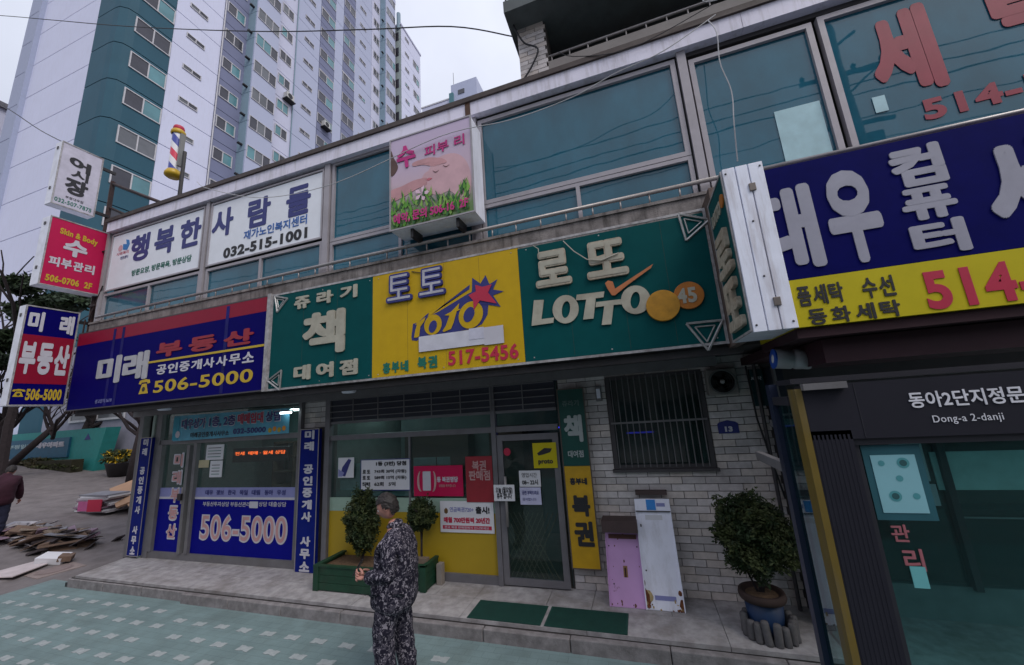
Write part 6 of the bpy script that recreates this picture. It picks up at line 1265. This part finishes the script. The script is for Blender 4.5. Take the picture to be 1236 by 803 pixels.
cable('long pale cable sagging across the upper windows and the welfare banners', [(-7.4, 4.3, 7.12), (-6.73, 4.1, 6.68), (-5.41, 4.1, 6.17), (-3.93, 4.1, 6.04), (-2.16, 4.1, 6.28), (-1.12, 4.1, 6.20), (-.31, 4.1, 6.25), (.21, 4.1, 6.39), (.79, 4.1, 6.49), (1.45, 4.3, 6.95)], .006, wc)
cable('thin dark cable from the left sky to the white projecting sign', [(-22, 4.0, 16), (-14.95, 4.0, 11.28), (-13.93, 4.0, 10.60), (-12.55, 4.0, 9.67), (-10.6, 3.8, 8.52)], .010, bc)
cable('pale knotted cable hanging down the window beside the brick flat', [(1.38, 4.35, 6.95), (1.39, 4.2, 6.60), (1.36, 4.2, 6.2), (1.41, 4.2, 5.8), (1.37, 4.2, 5.4), (1.36, 4.3, 5.0)], .0065, wc)
cable('loose dark cable hanging on the brick pier above the roof', [(-1.2, 4.5, 8.9), (-1.08, 4.5, 8.2), (-.95, 4.55, 7.85), (-.75, 4.55, 7.65), (-.85, 4.55, 7.4), (-1.0, 4.55, 7.2)], .014, bc)
coil = [(1.50+.12*math.cos(a)+.02*math.sin(3*a), 4.36, 7.30+.085*math.sin(a)) for a in [k*.5 for k in range(40)]]
cable('tangled coil of pale cable hanging on the upper fascia', coil, .007, wc, 2)
cable('dark knot of cable beside the pale coil on the fascia', [(1.66+.05*math.cos(a), 4.34, 7.33+.04*math.sin(a*1.3)) for a in [k*.7 for k in range(20)]]+[(3.0, 4.4, 7.25), (5, 4.4, 7.3)], .012, bc, 2)
cable('thin cable running along the fascia board', [(1.5, 4.38, 7.2), (.5, 4.40, 6.98), (-.2, 4.42, 7.15), (-.45, 4.44, 7.35)], .005, bc)
# street poles and wires behind the viewer: they mirror in the upper windows
up_ = thing('utility_pole', 'concrete utility pole with crossarms across the street, mirrored in the upper right window', 'pole', (6.9, -3.0, 0)); MB().tube([(6.9, -3, 0), (6.9, -3, 13.3)], [.19, .12], 12).build('pole', concrete, up_, True)
MB().box(5.9, 8.1, -3.17, -3.08, 11.6, 11.72).box(6.0, 7.9, -3.17, -3.08, 9.9, 10.0).build('crossarm', graypaint, up_); MB().tube([(6.9, -3.1, 10.9), (7.8, -3.1, 11.6)], .03, 5).tube([(6.9, -3.1, 11.0), (6.95, -3.1, 12.6), (7.5, -3.1, 12.9)], .04, 5).build('brace', graypaint, up_)
for x in (6.0, 6.7, 7.3, 7.95): MB().lathe((x, -3.12, 11.72), [(0, 0), (.07, 0), (.05, .06), (.08, .12), (.04, .2), (0, .22)], 8).build('insulator', dark_frame, up_)
B(7.1, 7.5, -3.4, -3.1, 9.0, 9.6).build('junction_box', graypaint, up_)
for i, (y, z0_, z1_, r) in enumerate(((-3.1, 11.9, 11.7, .018), (-3.2, 11.4, 11.3, .018), (-3.0, 10.9, 10.8, .02), (-3.3, 10.0, 10.2, .014), (-2.9, 9.4, 9.2, .014))):
    cable(['top overhead wire', 'second overhead wire', 'thick middle overhead wire', 'fourth overhead wire', 'lowest overhead wire'][i]+' along the far kerb, mirrored in the windows', [(-26, y, z0_), (-10, y, z0_-.5), (6.9, y, z1_), (20, y, z1_-.3)], r, bc)
# plain street blocks across the road (they darken and mirror in the shop glass)
ob = mat('opposite_render', (.22, .2, .19), .9, var=.1, dirt=.3); 
for i, (x0, x1, h, lb) in enumerate(((-34, -20, 8.5, 'low brown shop block across the road, far left'), (-19, -3, 10.5, 'brown three storey block across the road'), (-2, 14, 9.5, 'brown block across the road facing the lottery shop'), (15, 30, 11, 'brown block across the road, far right'))):
    t = thing('opposite_building', lb, 'building', ((x0+x1)/2, -17, 0)); B(x0, x1, -22, -15, 0, h).build('wall', ob, t)
    k = x0+.8
    wme = B(0, 1.7, -15.02, -14.96, 0, 1.3).mesh('window', wg1)
    while k < x1-2:
        for z in (1.2, 4.4, 7.2):
            if z+1.5 < h: link('window', wme, t, loc=(k, 0, z))
        k += 2.4
    for o in t.children: pass

# ================================================================== GROUPS OF LIKE THINGS
GROUPS = {'door_mat': 'rubber mats before the glass door', 'projecting_sign': 'box signs sticking out from the shop building', 'vertical_sign': 'narrow blue signs on the shop front', 'fascia_sign': 'long sign boards above the shops',
 'poster': 'posters on the lottery shop window', 'notice': 'notices on the estate agent window', 'door_notice': 'sheets stuck on the glass door', 'window_banner': 'printed banners on the windows', 'ceiling_lamp': 'round lamps under the soffit',
 'shrub': 'shrubs in the green planter', 'bare_tree': 'leafless trees beyond the shops', 'pine_tree': 'pine trees at the left', 'opposite_building': 'blocks across the road', 'cable': 'cables strung along the shops', 'shop_front': 'ground floor shop fronts'}
for o in list(COL.objects):
    b_ = o.name.split('.')[0]
    if o.parent is None and o.get('category') and b_ in GROUPS and not o.get('group'): o['group'] = GROUPS[b_]
bpy.data.scenes.remove(TMP)
